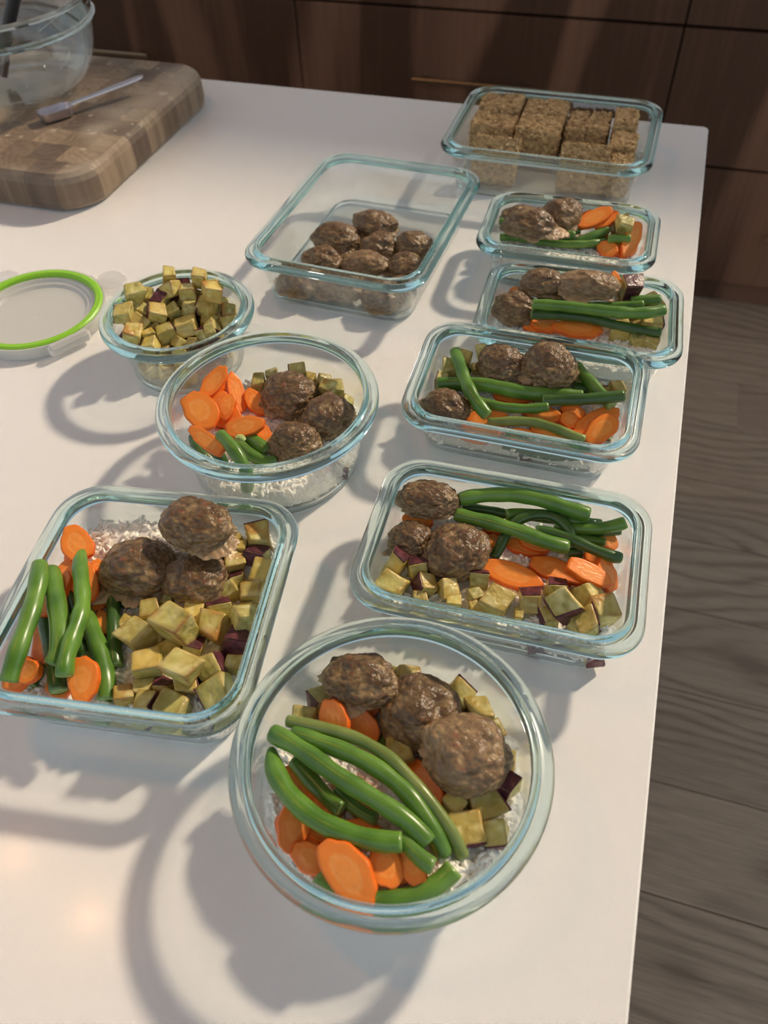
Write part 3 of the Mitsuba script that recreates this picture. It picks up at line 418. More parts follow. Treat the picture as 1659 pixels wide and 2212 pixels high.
LAB = {
('front', 'M'): ['meatball with ragged lower fringe over carrots', 'central darker meatball between the two others', 'largest meatball with pale torn top edge'],
('front', 'G'): ['pale yellowish bean, uppermost of the bundle', 'green bean right under the pale yellowish one', 'long thick bean lying across the bundle middle', 'curved bean with pointed tip at the left', 'short cut bean under the left of the bundle', 'short dark bean stub beneath the bundle middle', 'cut bean end at the lower right of bundle', 'long low bean curving along the front glass', 'dark bean stub beside the upright carrots'],
('front', 'K'): ['tall carrot slice under the ragged fringe', 'deep orange carrot slice beside the tall one', 'carrot slice tucked under the top-left meatball', 'carrot slice leaning on the left glass', 'carrot slice just right of the leaning one', 'largest carrot slice, lying nearest the camera', 'carrot slice behind the largest one', 'carrot slice under the bean ends', 'carrot slice touching the largest meatball', 'low carrot slice at the left front glass', 'low carrot slice behind the low long bean', 'carrot edge at the left glass', 'carrot slice under the pointed bean', 'carrot slice under the front of the beans', 'carrot slice under the bundle middle', 'carrot slice under the short cut bean', 'carrot slice under the curved pointed bean'],
('front', 'P'): ['yellow topped cube behind the central meatball', 'upright cube with skin edge at the far right', 'cube under the right of the central meatball', 'browned cube behind the largest meatball', 'small cube between the two upper meatballs', 'glossy cube right of the largest meatball', 'cube with purple skin turned up, at the right', 'largest cube, below the purple skinned one', 'dark skinned cube lowest at the right', 'cube with skin edge left of the fringe', 'cube above the tip of the pale bean', 'dark cube under the largest cube', 'cube under the largest meatball', 'cube between carrots and central meatball', 'cube tucked behind the deep orange carrot', 'small cube at the right glass', 'cube hidden right under the largest meatball', 'cube under the fringed meatball'],
('A', 'M'): ['farthest meatball with a torn left tip', 'left meatball half hidden by the biggest', 'biggest meatball, in front of the others'],
('A', 'G'): ['topmost long bean along the back', 'straight bean crossing above the carrots', 'bent bean arching into a hook', 'dark bean running to the right front corner', 'bean touching the right rim', 'thick bean under the topmost one', 'thin bean touching the back meatball', 'cut bean end behind the topmost bean', 'thin bean low at the right back', 'dark bean stub beside the hook', 'bean end low at the back glass', 'thin bean under the right dark bean'],
('A', 'K'): ['carrot slice behind the left meatballs', 'long carrot slice nearest the big meatball', 'longest carrot slice in the middle front', 'carrot slice lying on the longest one', 'lower carrot slice under the straight bean', 'upper carrot slice under the straight bean', 'upright carrot slice near the right glass', 'carrot slice below the dark bean', 'small carrot slice at the right back', 'carrot bit inside the hooked bean', 'carrot slice under the two right ones', "carrot bit under the hooked bean's foot"],
('A', 'P'): ['cube with purple top at the left', 'cube with skin edge between meatball and left', 'pale large cube at the left front', 'cube with skin left of the yellow wedge', 'yellow wedge under the biggest meatball', 'tiny cube before the yellow wedge', 'browned small cube left of the big block', 'big pale block at the front middle', 'cube right of the big pale block', 'tiny cube behind the front rim middle', 'cube showing dark purple skin at its front', 'cube with purple skin on the right half', 'large cube with dark front right corner', 'browned cube in the right front corner', 'dark small cube beside the dark-cornered one', 'purple topped cube under the biggest meatball', 'small cube at the front left rim', 'small cube behind the browned small one', 'cube with purple top under the longest carrot', 'tiny dark cube by the yellow wedge', 'skinned piece seen through the front glass middle', 'plain piece seen through the front glass', 'skinned piece seen through the front glass right', 'pale cube behind the left meatball'],
('B', 'M'): ['left one of the two back meatballs', 'tallest meatball, poking over the back rim', 'meatball alone in the front left corner'],
('B', 'G'): ['bean crossing over the others at the left', 'wavy long bean before the back meatballs', 'bean under the wavy one', 'bean with pointed right end', 'bean slanting at the back right', 'thin pale bean over the carrots', 'short bean end right of the wavy bean', 'bean pressed low against the front glass', 'bean stub at the right glass', 'bean stub left of the crossing bean'],
('B', 'K'): ['carrot slice at the front left', 'carrot slice in the front middle', 'small carrot slice beside the middle one', 'broad carrot slice at the right', 'ringed carrot slice in the right front corner', 'carrot slice under the thin pale bean', 'carrot slice in the gap between beans', 'carrot slice behind the front left glass', 'carrot slice behind the front glass middle', 'carrot slice behind the small one', 'small low carrot at the right front glass', 'carrot slice under the front middle one'],
('B', 'P'): ['browned cube at the back left', 'cube left of the crossing bean', 'small cube behind the back left ones', 'browned cube at the right by the glass', 'cube under the crossing bean', 'cube by the tallest meatball', 'purple skinned piece seen through the front glass', 'purple topped cube at the right back', 'cube below the back left ones', 'cube with skin at the left glass'],
('C', 'M'): ['back left meatball', 'back middle meatball with pale lower edge', 'round meatball at the front left'],
('C', 'G'): ['thick long bean, topmost in the middle', 'long bean nearest the front rim', 'bean behind the thick topmost one', 'thin bean touching the back left meatball', 'bean end at the right back', 'pale thin bean under the meatball edge'],
('C', 'K'): ['large carrot slice at the front', 'carrot slice left of the large one', 'small carrot slice under the round meatball', 'carrot bit behind the purple chunk', 'carrot bit behind the round meatball'],
('C', 'P'): ['purple skinned chunk at the back right', 'cube with dark tip at the right back', 'cube with dark edge at the right', 'cube right of the large carrot slice', 'cube second from the right front corner', 'cube in the right front corner', 'cube below the thick bean end', 'browned cube below the purple chunk', 'low cube behind the front glass right', 'second low cube behind the front glass right'],
('D', 'M'): ['back left meatball', 'front left meatball with pale hem', 'round meatball in the middle'],
('D', 'G'): ['long bean along the front rim', 'bean with cut end below the meatballs', 'bean under the middle meatball', 'bean slanting up to the carrots', 'bean just behind the front rim', 'bean end pointing right', 'bean stub left of the meatballs', 'bean low behind the front left glass'],
('D', 'K'): ['long slanting carrot slice at the back', 'carrot slice behind the long one', 'upright carrot slice at the right', 'carrot slice at the front rim', 'carrot slice behind the front one', 'small carrot edge in the right corner', 'carrot bit below the slanting bean', 'carrot slice next to the middle meatball', 'low carrot behind the front right glass'],
('D', 'P'): ['browned cube at the back right', 'larger cube left of the upright carrot', 'small cube touching the upright carrot', 'tiny cube behind the bean ends', 'greyish skinned piece between carrots'],
('R1', 'M'): ['large left meatball with torn lower hem', 'back meatball with ragged right edge', 'front right meatball touching the cubes'],
('R1', 'G'): ['leftmost bean leaning on the glass', 'thick bean second from the left', 'topmost bean with pointed upper end', 'long bean reaching the front rim', 'dark bean under the second one', 'bean between carrots and cubes', 'short bean stub under the meatballs', 'dark bean behind the topmost one', 'dark bean piece under the crossing beans', 'dark bean low in the front left'],
('R1', 'K'): ['topmost carrot slice at the back', 'carrot edge left of the topmost slice', 'large carrot slice at the upper left', 'carrot slice beside the leftmost bean', 'carrot slice left of the big meatball', 'long carrot slice between the left beans', 'small thick carrot piece at the front left', 'carrot slice in front, before the long bean', 'carrot slice at the far left front', 'shaded carrot slice under the meatball', 'carrot bit left of the meatball top', 'shaded carrot slice by the cubes', 'carrot edge at the front rim between beans', 'carrot edge at the left glass behind the bean', 'carrot slice seen through the front glass'],
('R1', 'P'): ['biggest browned cube on top of the pile', 'big pale cube right of the biggest', 'cube left of the biggest', 'cube behind the biggest', 'cube behind left of the biggest', 'large glossy cube in the front of pile', 'cube with skin right of the glossy one', 'cube left of the glossy one', 'cube between the biggest and glossy ones', 'small cube by the bean at the left', 'thin browned slab against the biggest cube', 'browned cube at the back right', 'cube right of the back meatball', 'small cube beyond the back meatball', 'pointed browned piece in the back right corner', 'purple skinned cube in the back right corner', 'cube at the right glass, below the purple one', 'browned cube at the right middle', 'tilted cube beside the front right meatball', 'purple topped cube before the meatball', 'cube with skin edge at the right', 'dark purple piece against the right glass', 'purple skin patch between the big cubes', 'cube with red skin edge at the front rim', 'pale cube at the front rim', 'largest dull cube in the front right corner', 'browned cube in the front by the beans', 'cube with dark edge behind the front ones', 'small cube behind the glossy one', 'skinned cube below the back right ones', 'small cube at the right glass', 'skinned cube under the back meatball', 'small cube by the pointed browned piece', 'small cube beside the right skinned one', 'cube under the front right meatball', 'purple topped cube left of the glossy one', 'skinned cube low at the right front', 'skinned cube seen through the front glass', 'plain cube seen through the front glass'],
('mid', 'M'): ['back meatball with dark crust', 'right meatball with pale torn hem', 'front meatball below the others'],
('mid', 'K'): ['broad carrot slice at the left', 'round carrot slice standing at the back left', 'pointed carrot slice at the back', 'tall carrot slice right of the pointed one', 'small oval carrot slice on top', 'carrot slice under the small oval one', 'long carrot slice pointing right', 'carrot slice over the beans', 'reddish carrot slice at the back meatball', 'carrot slice by the front meatball', 'carrot edge at the left glass', 'carrot edge behind the pointed slice', 'carrot edge behind the round standing slice', 'carrot slice under the broad one'],
('mid', 'G'): ['bean with curled end beside the front meatball', 'bean behind the curled one', 'bean hanging down along the glass', 'dark bean at the left glass', 'dark bean under the front carrot', 'bean low against the front glass'],
('mid', 'P'): ['upright cube with skin at the back', 'cube left of the back meatball', 'browned cube behind the right meatball', 'cube at the back right', 'cube at the right glass', 'browned cube touching the right meatball', 'cube behind the tall carrot', 'cube seen through the right front glass', 'skinned cube low behind the front glass', 'cube between the left back cube and the meatball', 'cube right of the upright skinned one'],
('F', 'M'): ['meatball farthest back', 'meatball left of the farthest one', 'small meatball in the centre', 'meatball at the right back', 'meatball at the left of the middle row', 'pale hemmed meatball behind the front rim', 'meatball in the right front, behind the rim', 'left one seen through the front glass', 'middle one seen through the front glass', 'right one seen through the front glass', 'small meatball low at the right front'],
('small', 'P'): ['topmost cube at the back left', 'browned cube under the topmost left one', 'tall browned cube at the back', 'cube with skin below, at the back right', 'browned cube right of the centre', 'browned cube at the back middle', 'dark skinned piece left of the centre', 'yellow cube at the left', 'small cube beside the yellow one', 'purple skinned piece between the back cubes', 'cube with skin at the far left', 'cube left of the centre', 'cube with red skin stripe', 'shiny cube in the centre', 'cube with purple right side', 'cube with purple left side', 'cube at the right', 'browned cube touching the right glass', 'largest rounded cube near the front', 'cube in the front left middle', 'purple topped piece near the front', 'cube with purple right side at the front', 'browned cube at the front left', 'cube at the left front glass', 'tilted cube at the front rim', 'purple topped piece at the front right', 'cube right of the purple topped front piece', 'cube with skin at the right front', 'small cube behind the purple topped front piece', 'cube at the front rim middle', 'skinned cube at the front rim', 'small cube at the left glass', 'small cube at the right glass', 'skinned cube low at the front rim left'],
}
BARS = [  # centre, size in millimetres, turn, lean, label
 (-74, 62, 28, 51, 41, 47, 2, 0, 'oat bar in the back left corner'), (-74, 21, 25, 53, 38, 41, -2, 0, 'lower oat bar before the back left one'), (-19, 63, 27, 51, 39, 46, 1, 0, 'oat bar at the back, second column'), (-19, 19, 26, 49, 45, 44, -1, 0, 'oat bar in the middle, second column'),
 (22, 46, 24, 24, 49, 40, 2, 0, 'narrow oat bar left of the centre gap'), (47, 48, 24.5, 24, 48, 41, -2, 0, 'narrow oat bar right of the centre gap'), (77, 52, 27.5, 27, 46, 47, 3, 0, 'smooth pale oat bar in the back right corner'), (81, 6, 24.5, 28, 40, 41, -2, 0, 'oat bar along the right glass'),
 (-58, -41, 26, 51, 18, 49, 1, 33, 'oat bar leaning at the front left'), (44, -38, 26, 54, 18, 50, 2, 30, 'oat bar leaning at the front right'), (84, -36, 23, 23, 30, 38, 0, 0, 'small oat bar in the front right corner')]
ITEMS = {}
ITEMS['front'] = dict(
 M=[
  ([-31.6,44.1,47.8],44.5,0.66,240,0),
  ([6.2,38.8,39.3],47.3,0.85,None,0),
  ([37.9,17.1,49.8],48.4,0.82,140,1)],
 G=[
  ([[-63.4,8.3,44.7],[-41.4,8.8,47.7],[-11.3,5.9,48.7],[11.8,-5.2,48.7],[32.2,-18.0,44.7],[47.8,-31.1,34.7]],7.6,'p'),
  ([[-57.7,1.9,45.5],[-33.2,0.1,48.5],[-7.6,-5.0,49.5],[10.8,-12.0,48.5],[26.0,-22.2,45.5],[38.2,-34.3,37.5]],9.2,'g'),
  ([[-68.6,-0.8,45.9],[-41.2,-9.6,49.9],[-19.4,-17.2,51.9],[3.0,-23.1,51.9],[17.8,-27.9,49.9],[29.2,-33.3,45.9]],10.0,'g'),
  ([[-67.1,-7.9,41.8],[-54.1,-24.9,44.8],[-38.1,-34.8,46.8],[-21.1,-40.1,47.8],[-2.7,-41.4,48.8],[17.1,-38.0,49.8]],10.3,'t'),
  ([[-54.9,-6.8,30.7],[-36.3,-18.0,32.7],[-20.0,-26.7,34.7]],9.3,'g'),
  ([[-25.9,-15.2,31.7],[-12.4,-23.2,32.7],[-0.6,-25.7,33.7]],7.9,'g'),
  ([[16.0,-33.6,44.7],[27.2,-41.6,46.7],[35.0,-44.0,46.7]],8.9,'g'),
  ([[-19.1,-61.7,37.5],[-2.5,-66.7,37.5],[16.6,-63.5,37.5],[35.4,-52.0,38.5],[44.9,-40.0,41.5]],10.1,'g'),
  ([[-11.1,23.4,26.4],[-10.8,14.4,26.4]],7.0,'g')],
 K=[
  ([-38.6,16.3,40.4],[-0.25,-0.5,0.83],[0.45,-0.82,-0.36],29.9,18.4),
  ([-23.8,22.7,31.3],[0.17,-0.51,0.85],[0.63,-0.61,-0.49],26.3,16.9),
  ([-26.6,36.4,29.2],[0.18,-0.44,0.88],[0.89,-0.3,-0.33],18.3,13.3),
  ([-41.0,-41.1,36.1],[0.51,-0.17,0.85],[0.0,-0.98,-0.2],28.7,18.6),
  ([-27.9,-53.5,32.4],[0.1,-0.29,0.95],[0.96,-0.24,-0.17],22.4,14.0),
  ([-4.9,-58.3,46.3],[-0.09,-0.37,0.92],[0.85,-0.52,-0.12],39.6,22.3),
  ([11.7,-48.7,40.7],[0.1,-0.2,0.98],[0.61,-0.76,-0.21],22.8,17.5),
  ([24.8,-43.3,40.7],[-0.19,-0.19,0.96],[0.6,-0.8,-0.04],22.2,15.2),
  ([18.5,0.9,31.2],[-0.45,-0.09,0.89],[0.69,-0.66,0.28],34.1,18.2),
  ([-30.4,-51.7,27.9],[0.2,0.0,0.98],[0.9,-0.39,-0.18],25.6,15.5),
  ([16.9,-49.0,36.2],[0.0,-0.2,0.98],[0.91,0.42,0.08],27.9,13.6),
  ([-47.7,-42.3,28.6],[0.62,0.08,0.78],[0.49,-0.81,-0.31],14.8,7.7),
  ([-30.9,-37.5,28.3],[0.2,0.0,0.98],[0.97,-0.16,-0.19],24.5,14.0),
  ([-7.0,-34.1,29.4],[0.0,-0.1,1.0],[0.99,0.12,0.01],26.7,15.7),
  ([-13.9,-15.5,27.6],[0.0,-0.1,1.0],[0.93,-0.38,-0.04],27.6,16.6),
  ([-31.2,-23.9,26.3],[0.0,0.0,1.0],[0.98,-0.22,0.0],25.7,15.5),
  ([-49.7,-17.6,26.5],[0.1,0.0,1.0],[0.76,-0.64,-0.08],23.5,14.7)],
 P=[
  ([-7.6,61.1,30.6],15.9,20,15,5,'b'),
  ([23.5,56.9,30.6],16.3,70,10,-15,'R'),
  ([37.1,49.8,30.1],14.5,30,0,10,''),
  ([47.7,41.1,29.1],12.3,50,10,0,'b'),
  ([-19.8,60.9,28.0],9.6,0,0,0,''),
  ([57.6,24.0,29.7],13.7,15,5,5,''),
  ([61.6,10.2,36.2],13.3,60,20,10,'TL'),
  ([52.6,-2.2,32.1],17.1,35,25,-10,'R'),
  ([61.2,-14.7,31.3],12.8,10,0,0,'F'),
  ([-53.8,31.8,29.4],13.1,40,0,10,'L'),
  ([-59.2,19.4,29.6],13.5,10,10,0,''),
  ([46.1,-17.4,34.6],14.9,25,0,0,'F'),
  ([36.4,-5.9,31.9],13.9,60,0,0,''),
  ([0.8,14.6,29.9],14.2,30,0,0,''),
  ([-17.5,44.8,28.7],11.5,10,0,0,''),
  ([62.9,14.7,27.2],8.1,30,0,0,''),
  ([46.5,29.6,28.7],11.3,20,0,0,''),
  ([-41.4,46.8,29.1],12.8,20,0,0,'')],
)
ITEMS['mid'] = dict(
 M=[
  ([2.3,32.8,39.5],47.2,0.85,230,0),
  ([41.8,17.4,38.6],44.3,0.85,200,0),
  ([25.1,-15.6,37.7],41.0,0.8,160,0)],
 G=[
  ([[-19.0,-25.7,32.2],[-12.0,-29.3,32.2],[-2.9,-34.4,31.2],[6.8,-35.9,30.2],[15.9,-33.0,29.2]],9.3,'g'),
  ([[-16.8,-14.1,30.4],[-4.5,-20.5,30.4],[6.3,-26.8,29.4]],10.4,'g'),
  ([[-20.5,-43.5,57.4],[-7.2,-51.8,56.4],[0.8,-57.6,53.4],[5.9,-65.6,29.4]],9.5,'g'),
  ([[-56.0,-27.8,31.8],[-47.0,-39.0,30.8],[-37.1,-45.5,28.8]],8.1,'d'),
  ([[-32.1,-48.0,47.7],[-21.1,-51.7,45.7],[-16.1,-54.2,28.7]],9.1,'d'),
  ([[-42.6,-45.2,9.6],[-26.0,-46.8,8.6]],7.4,'g')],
 K=[
  ([-54.5,-11.5,45.4],[0.09,-0.41,0.91],[0.8,-0.52,-0.31],39.9,26.3),
  ([-58.3,19.7,44.4],[-0.09,-0.45,0.89],[0.43,0.79,0.44],20.9,19.6),
  ([-56.0,18.2,48.8],[0.17,-0.51,0.85],[0.31,0.84,0.44],33.7,14.8),
  ([-41.5,24.1,36.4],[0.5,-0.25,0.83],[0.53,-0.67,-0.52],38.4,14.3),
  ([-39.0,1.9,40.4],[0.09,-0.45,0.89],[0.01,0.89,0.45],24.0,14.4),
  ([-40.7,2.1,36.4],[0.09,-0.45,0.89],[0.68,-0.62,-0.38],40.0,20.5),
  ([-18.3,-12.9,37.4],[0.0,-0.45,0.89],[0.92,0.36,0.18],37.4,16.6),
  ([-28.6,-48.4,52.8],[-0.09,-0.45,0.89],[0.92,-0.38,-0.1],42.1,12.5),
  ([-22.9,21.3,31.9],[0.19,-0.28,0.94],[0.8,-0.5,-0.31],29.8,15.9),
  ([-5.4,-7.5,29.3],[0.0,-0.2,0.98],[0.71,-0.69,-0.14],23.4,12.2),
  ([-60.1,-10.9,35.6],[-0.44,-0.18,0.88],[0.63,-0.76,0.16],30.5,9.8),
  ([-54.5,28.1,34.6],[0.0,-0.29,0.96],[0.71,-0.67,-0.2],15.8,7.0),
  ([-55.4,9.7,36.7],[-0.1,-0.29,0.95],[0.93,-0.36,-0.01],29.4,13.4),
  ([-47.8,-1.5,29.8],[0.0,-0.29,0.96],[0.89,-0.44,-0.13],26.5,13.7)],
 P=[
  ([-3.3,62.8,35.3],15.0,25,30,0,'L'),
  ([-31.5,44.8,31.6],13.5,20,20,10,''),
  ([20.3,59.1,32.7],14.8,20,10,10,'b'),
  ([33.7,52.6,31.8],14.1,30,20,0,''),
  ([48.5,40.8,31.0],12.0,10,0,10,''),
  ([31.0,43.5,40.6],12.1,-10,0,0,'b'),
  ([-52.6,35.9,30.5],11.1,40,0,0,''),
  ([50.1,-1.5,11.4],13.0,10,0,0,''),
  ([58.4,-11.2,10.8],11.6,20,0,0,'F'),
  ([-23.7,57.3,30.2],10.1,30,0,0,''),
  ([8.1,59.5,30.4],10.9,0,0,0,'')],
)
ITEMS['small'] = dict(
 P=[
  ([-28.9,42.8,56.7],13.7,30,21,-1,''),
  ([-24.3,33.4,48.8],14.5,10,-20,-18,'b'),
  ([-1.0,50.2,55.4],15.8,10,5,0,'b'),
  ([12.2,47.1,46.6],15.6,0,19,-19,'F'),
  ([16.9,33.9,53.9],16.0,40,-7,12,'b'),
  ([-8.4,35.8,47.7],16.7,20,-1,12,'b'),
  ([-30.2,21.9,43.2],14.4,0,-4,-3,'FT'),
  ([-47.5,11.5,56.1],18.7,40,22,12,''),
  ([-43.3,24.4,45.8],12.9,20,21,2,''),
  ([-18.5,46.3,44.9],12.3,30,13,4,'FT'),
  ([-47.2,-11.0,49.8],16.6,20,19,-13,'L'),
  ([-42.0,6.1,41.5],14.3,10,9,19,''),
  ([-26.8,7.0,41.3],15.2,30,18,15,'L'),
  ([-16.6,19.1,35.7],13.4,45,15,-11,''),
  ([-2.2,25.7,39.0],13.0,0,-21,18,'R'),
  ([11.3,31.0,38.6],15.6,-10,-10,-3,'L'),
  ([20.3,42.8,35.6],12.9,20,-11,18,''),
  ([30.8,36.6,34.7],11.7,20,19,-8,'bL'),
  ([2.1,6.4,33.5],19.5,30,-11,-14,''),
  ([-45.7,5.1,28.2],13.0,0,-15,-17,''),
  ([-35.7,3.4,25.7],11.2,30,20,-15,'T'),
  ([-12.9,-6.4,32.5],16.3,40,-6,3,'R'),
  ([-32.7,-24.3,41.3],14.9,20,10,20,'b'),
  ([-45.5,-6.3,26.7],13.0,0,-8,1,''),
  ([-25.4,-15.7,30.4],13.1,50,-11,-4,''),
  ([17.8,2.6,29.0],12.9,30,8,-1,'T'),
  ([15.2,20.8,28.7],13.2,0,8,5,''),
  ([23.0,29.3,25.4],10.9,0,21,21,'R'),
  ([27.7,1.9,35.5],10.2,30,8,-20,''),
  ([-9.2,-0.6,19.9],12.0,0,-18,17,''),
  ([5.1,4.6,18.0],11.9,0,17,17,'F'),
  ([-49.5,-3.9,38.6],10.5,0,11,-20,''),
  ([29.3,36.0,23.7],9.9,20,-6,5,''),
  ([-22.9,-9.7,20.5],11.0,0,18,-21,'F'),
  ([-30.8,-8.6,10.7],15.0,41,-9,10,''),
  ([-38.9,12.7,10.4],15.0,40,-14,-11,'L'),
  ([-28.0,23.1,11.1],15.0,74,3,-2,'L'),
  ([-21.4,-33.3,11.2],15.0,55,9,4,''),
  ([-14.9,-8.8,10.9],15.0,16,0,13,'FT'),
  ([-22.8,5.3,11.0],15.0,42,-13,-8,'L'),
  ([-12.4,22.3,11.1],15.0,61,-5,4,'L'),
  ([-19.8,36.0,11.0],15.0,53,-6,-9,''),
  ([-2.7,-31.6,11.2],15.0,49,5,13,''),
  ([1.8,-7.7,11.0],15.0,4,-3,9,''),
  ([-5.5,8.0,10.9],15.0,0,5,-15,'F'),
  ([2.2,27.8,11.0],15.0,47,-12,10,'FT'),
  ([-5.9,40.6,10.6],15.0,86,2,-7,''),
  ([16.3,-31.6,11.2],15.0,52,2,-14,'R'),
  ([24.5,-14.4,11.2],15.0,64,-14,14,'FT'),
  ([16.5,4.7,11.1],15.0,42,-6,-2,'b'),
  ([16.5,24.3,10.9],15.0,72,-15,12,''),
  ([14.7,38.5,11.0],15.0,65,-3,-13,'L'),
  ([33.7,5.7,11.1],15.0,27,-15,2,'b'),
  ([-42.3,-0.7,13.9],15.0,74,-3,13,'FT'),
  ([-37.3,23.2,21.0],15.0,14,0,1,'FT'),
  ([-35.3,-9.1,22.4],15.0,42,-9,-7,'FT'),
  ([-41.7,12.0,20.1],15.0,67,3,12,'R'),
  ([-30.5,-22.2,17.5],15.0,0,7,5,'b'),
  ([-23.3,37.3,22.3],15.0,15,-15,-2,''),
  ([-11.8,-21.2,18.6],15.0,9,-11,-12,'b'),
  ([-10.2,42.5,21.5],15.0,68,2,-4,''),
  ([6.3,-20.5,17.6],15.0,13,-12,-6,'L'),
  ([4.2,42.7,17.5],15.0,52,2,-4,'L'),
  ([36.3,-5.4,21.0],15.0,28,11,-2,'FT'),
  ([25.1,16.1,17.3],15.0,44,4,4,'F'),
  ([27.5,31.6,13.2],15.0,80,-4,-11,'F'),
  ([-12.0,25.9,24.1],12.7,17,15,24,'F'),
  ([-24.6,26.3,28.6],12.8,76,-23,8,''),
  ([-17.6,11.0,23.5],14.8,65,-14,20,'R'),
  ([-2.0,34.0,28.3],14.6,43,7,21,'F'),
  ([-32.0,14.4,30.3],13.6,16,23,22,'L'),
  ([-1.0,17.6,20.6],14.3,40,-25,9,'FT'),
  ([-15.2,36.7,34.0],14.4,48,19,21,'FT'),
  ([-26.7,-2.5,29.3],13.4,65,-27,-17,'b'),
  ([11.2,32.4,23.7],14.4,73,-19,-14,'R'),
  ([-37.5,27.5,32.8],13.8,19,14,8,'b'),
  ([0.2,-10.2,26.7],12.8,79,-19,-27,''),
  ([3.1,46.1,32.1],14.1,11,13,-6,'b'),
  ([-37.8,-7.8,37.4],14.8,71,20,-25,''),
  ([25.5,12.4,30.4],13.5,28,8,-19,'F'),
  ([-28.3,37.5,35.7],14.4,53,15,-11,'FT'),
  ([-16.7,-26.1,31.5],13.6,13,-8,-10,'L'),
  ([14.2,43.4,25.1],12.6,30,20,-5,'b'),
  ([-44.2,16.0,33.1],13.5,87,2,-29,'FT'),
  ([14.5,-9.1,23.8],13.5,2,19,-15,'b'),
  ([-8.1,47.1,37.3],13.5,71,-22,-29,''),
  ([-40.5,-19.7,29.3],15.0,11,-22,-10,'FT'),
  ([35.2,25.8,28.4],14.6,33,25,-15,'')],
)
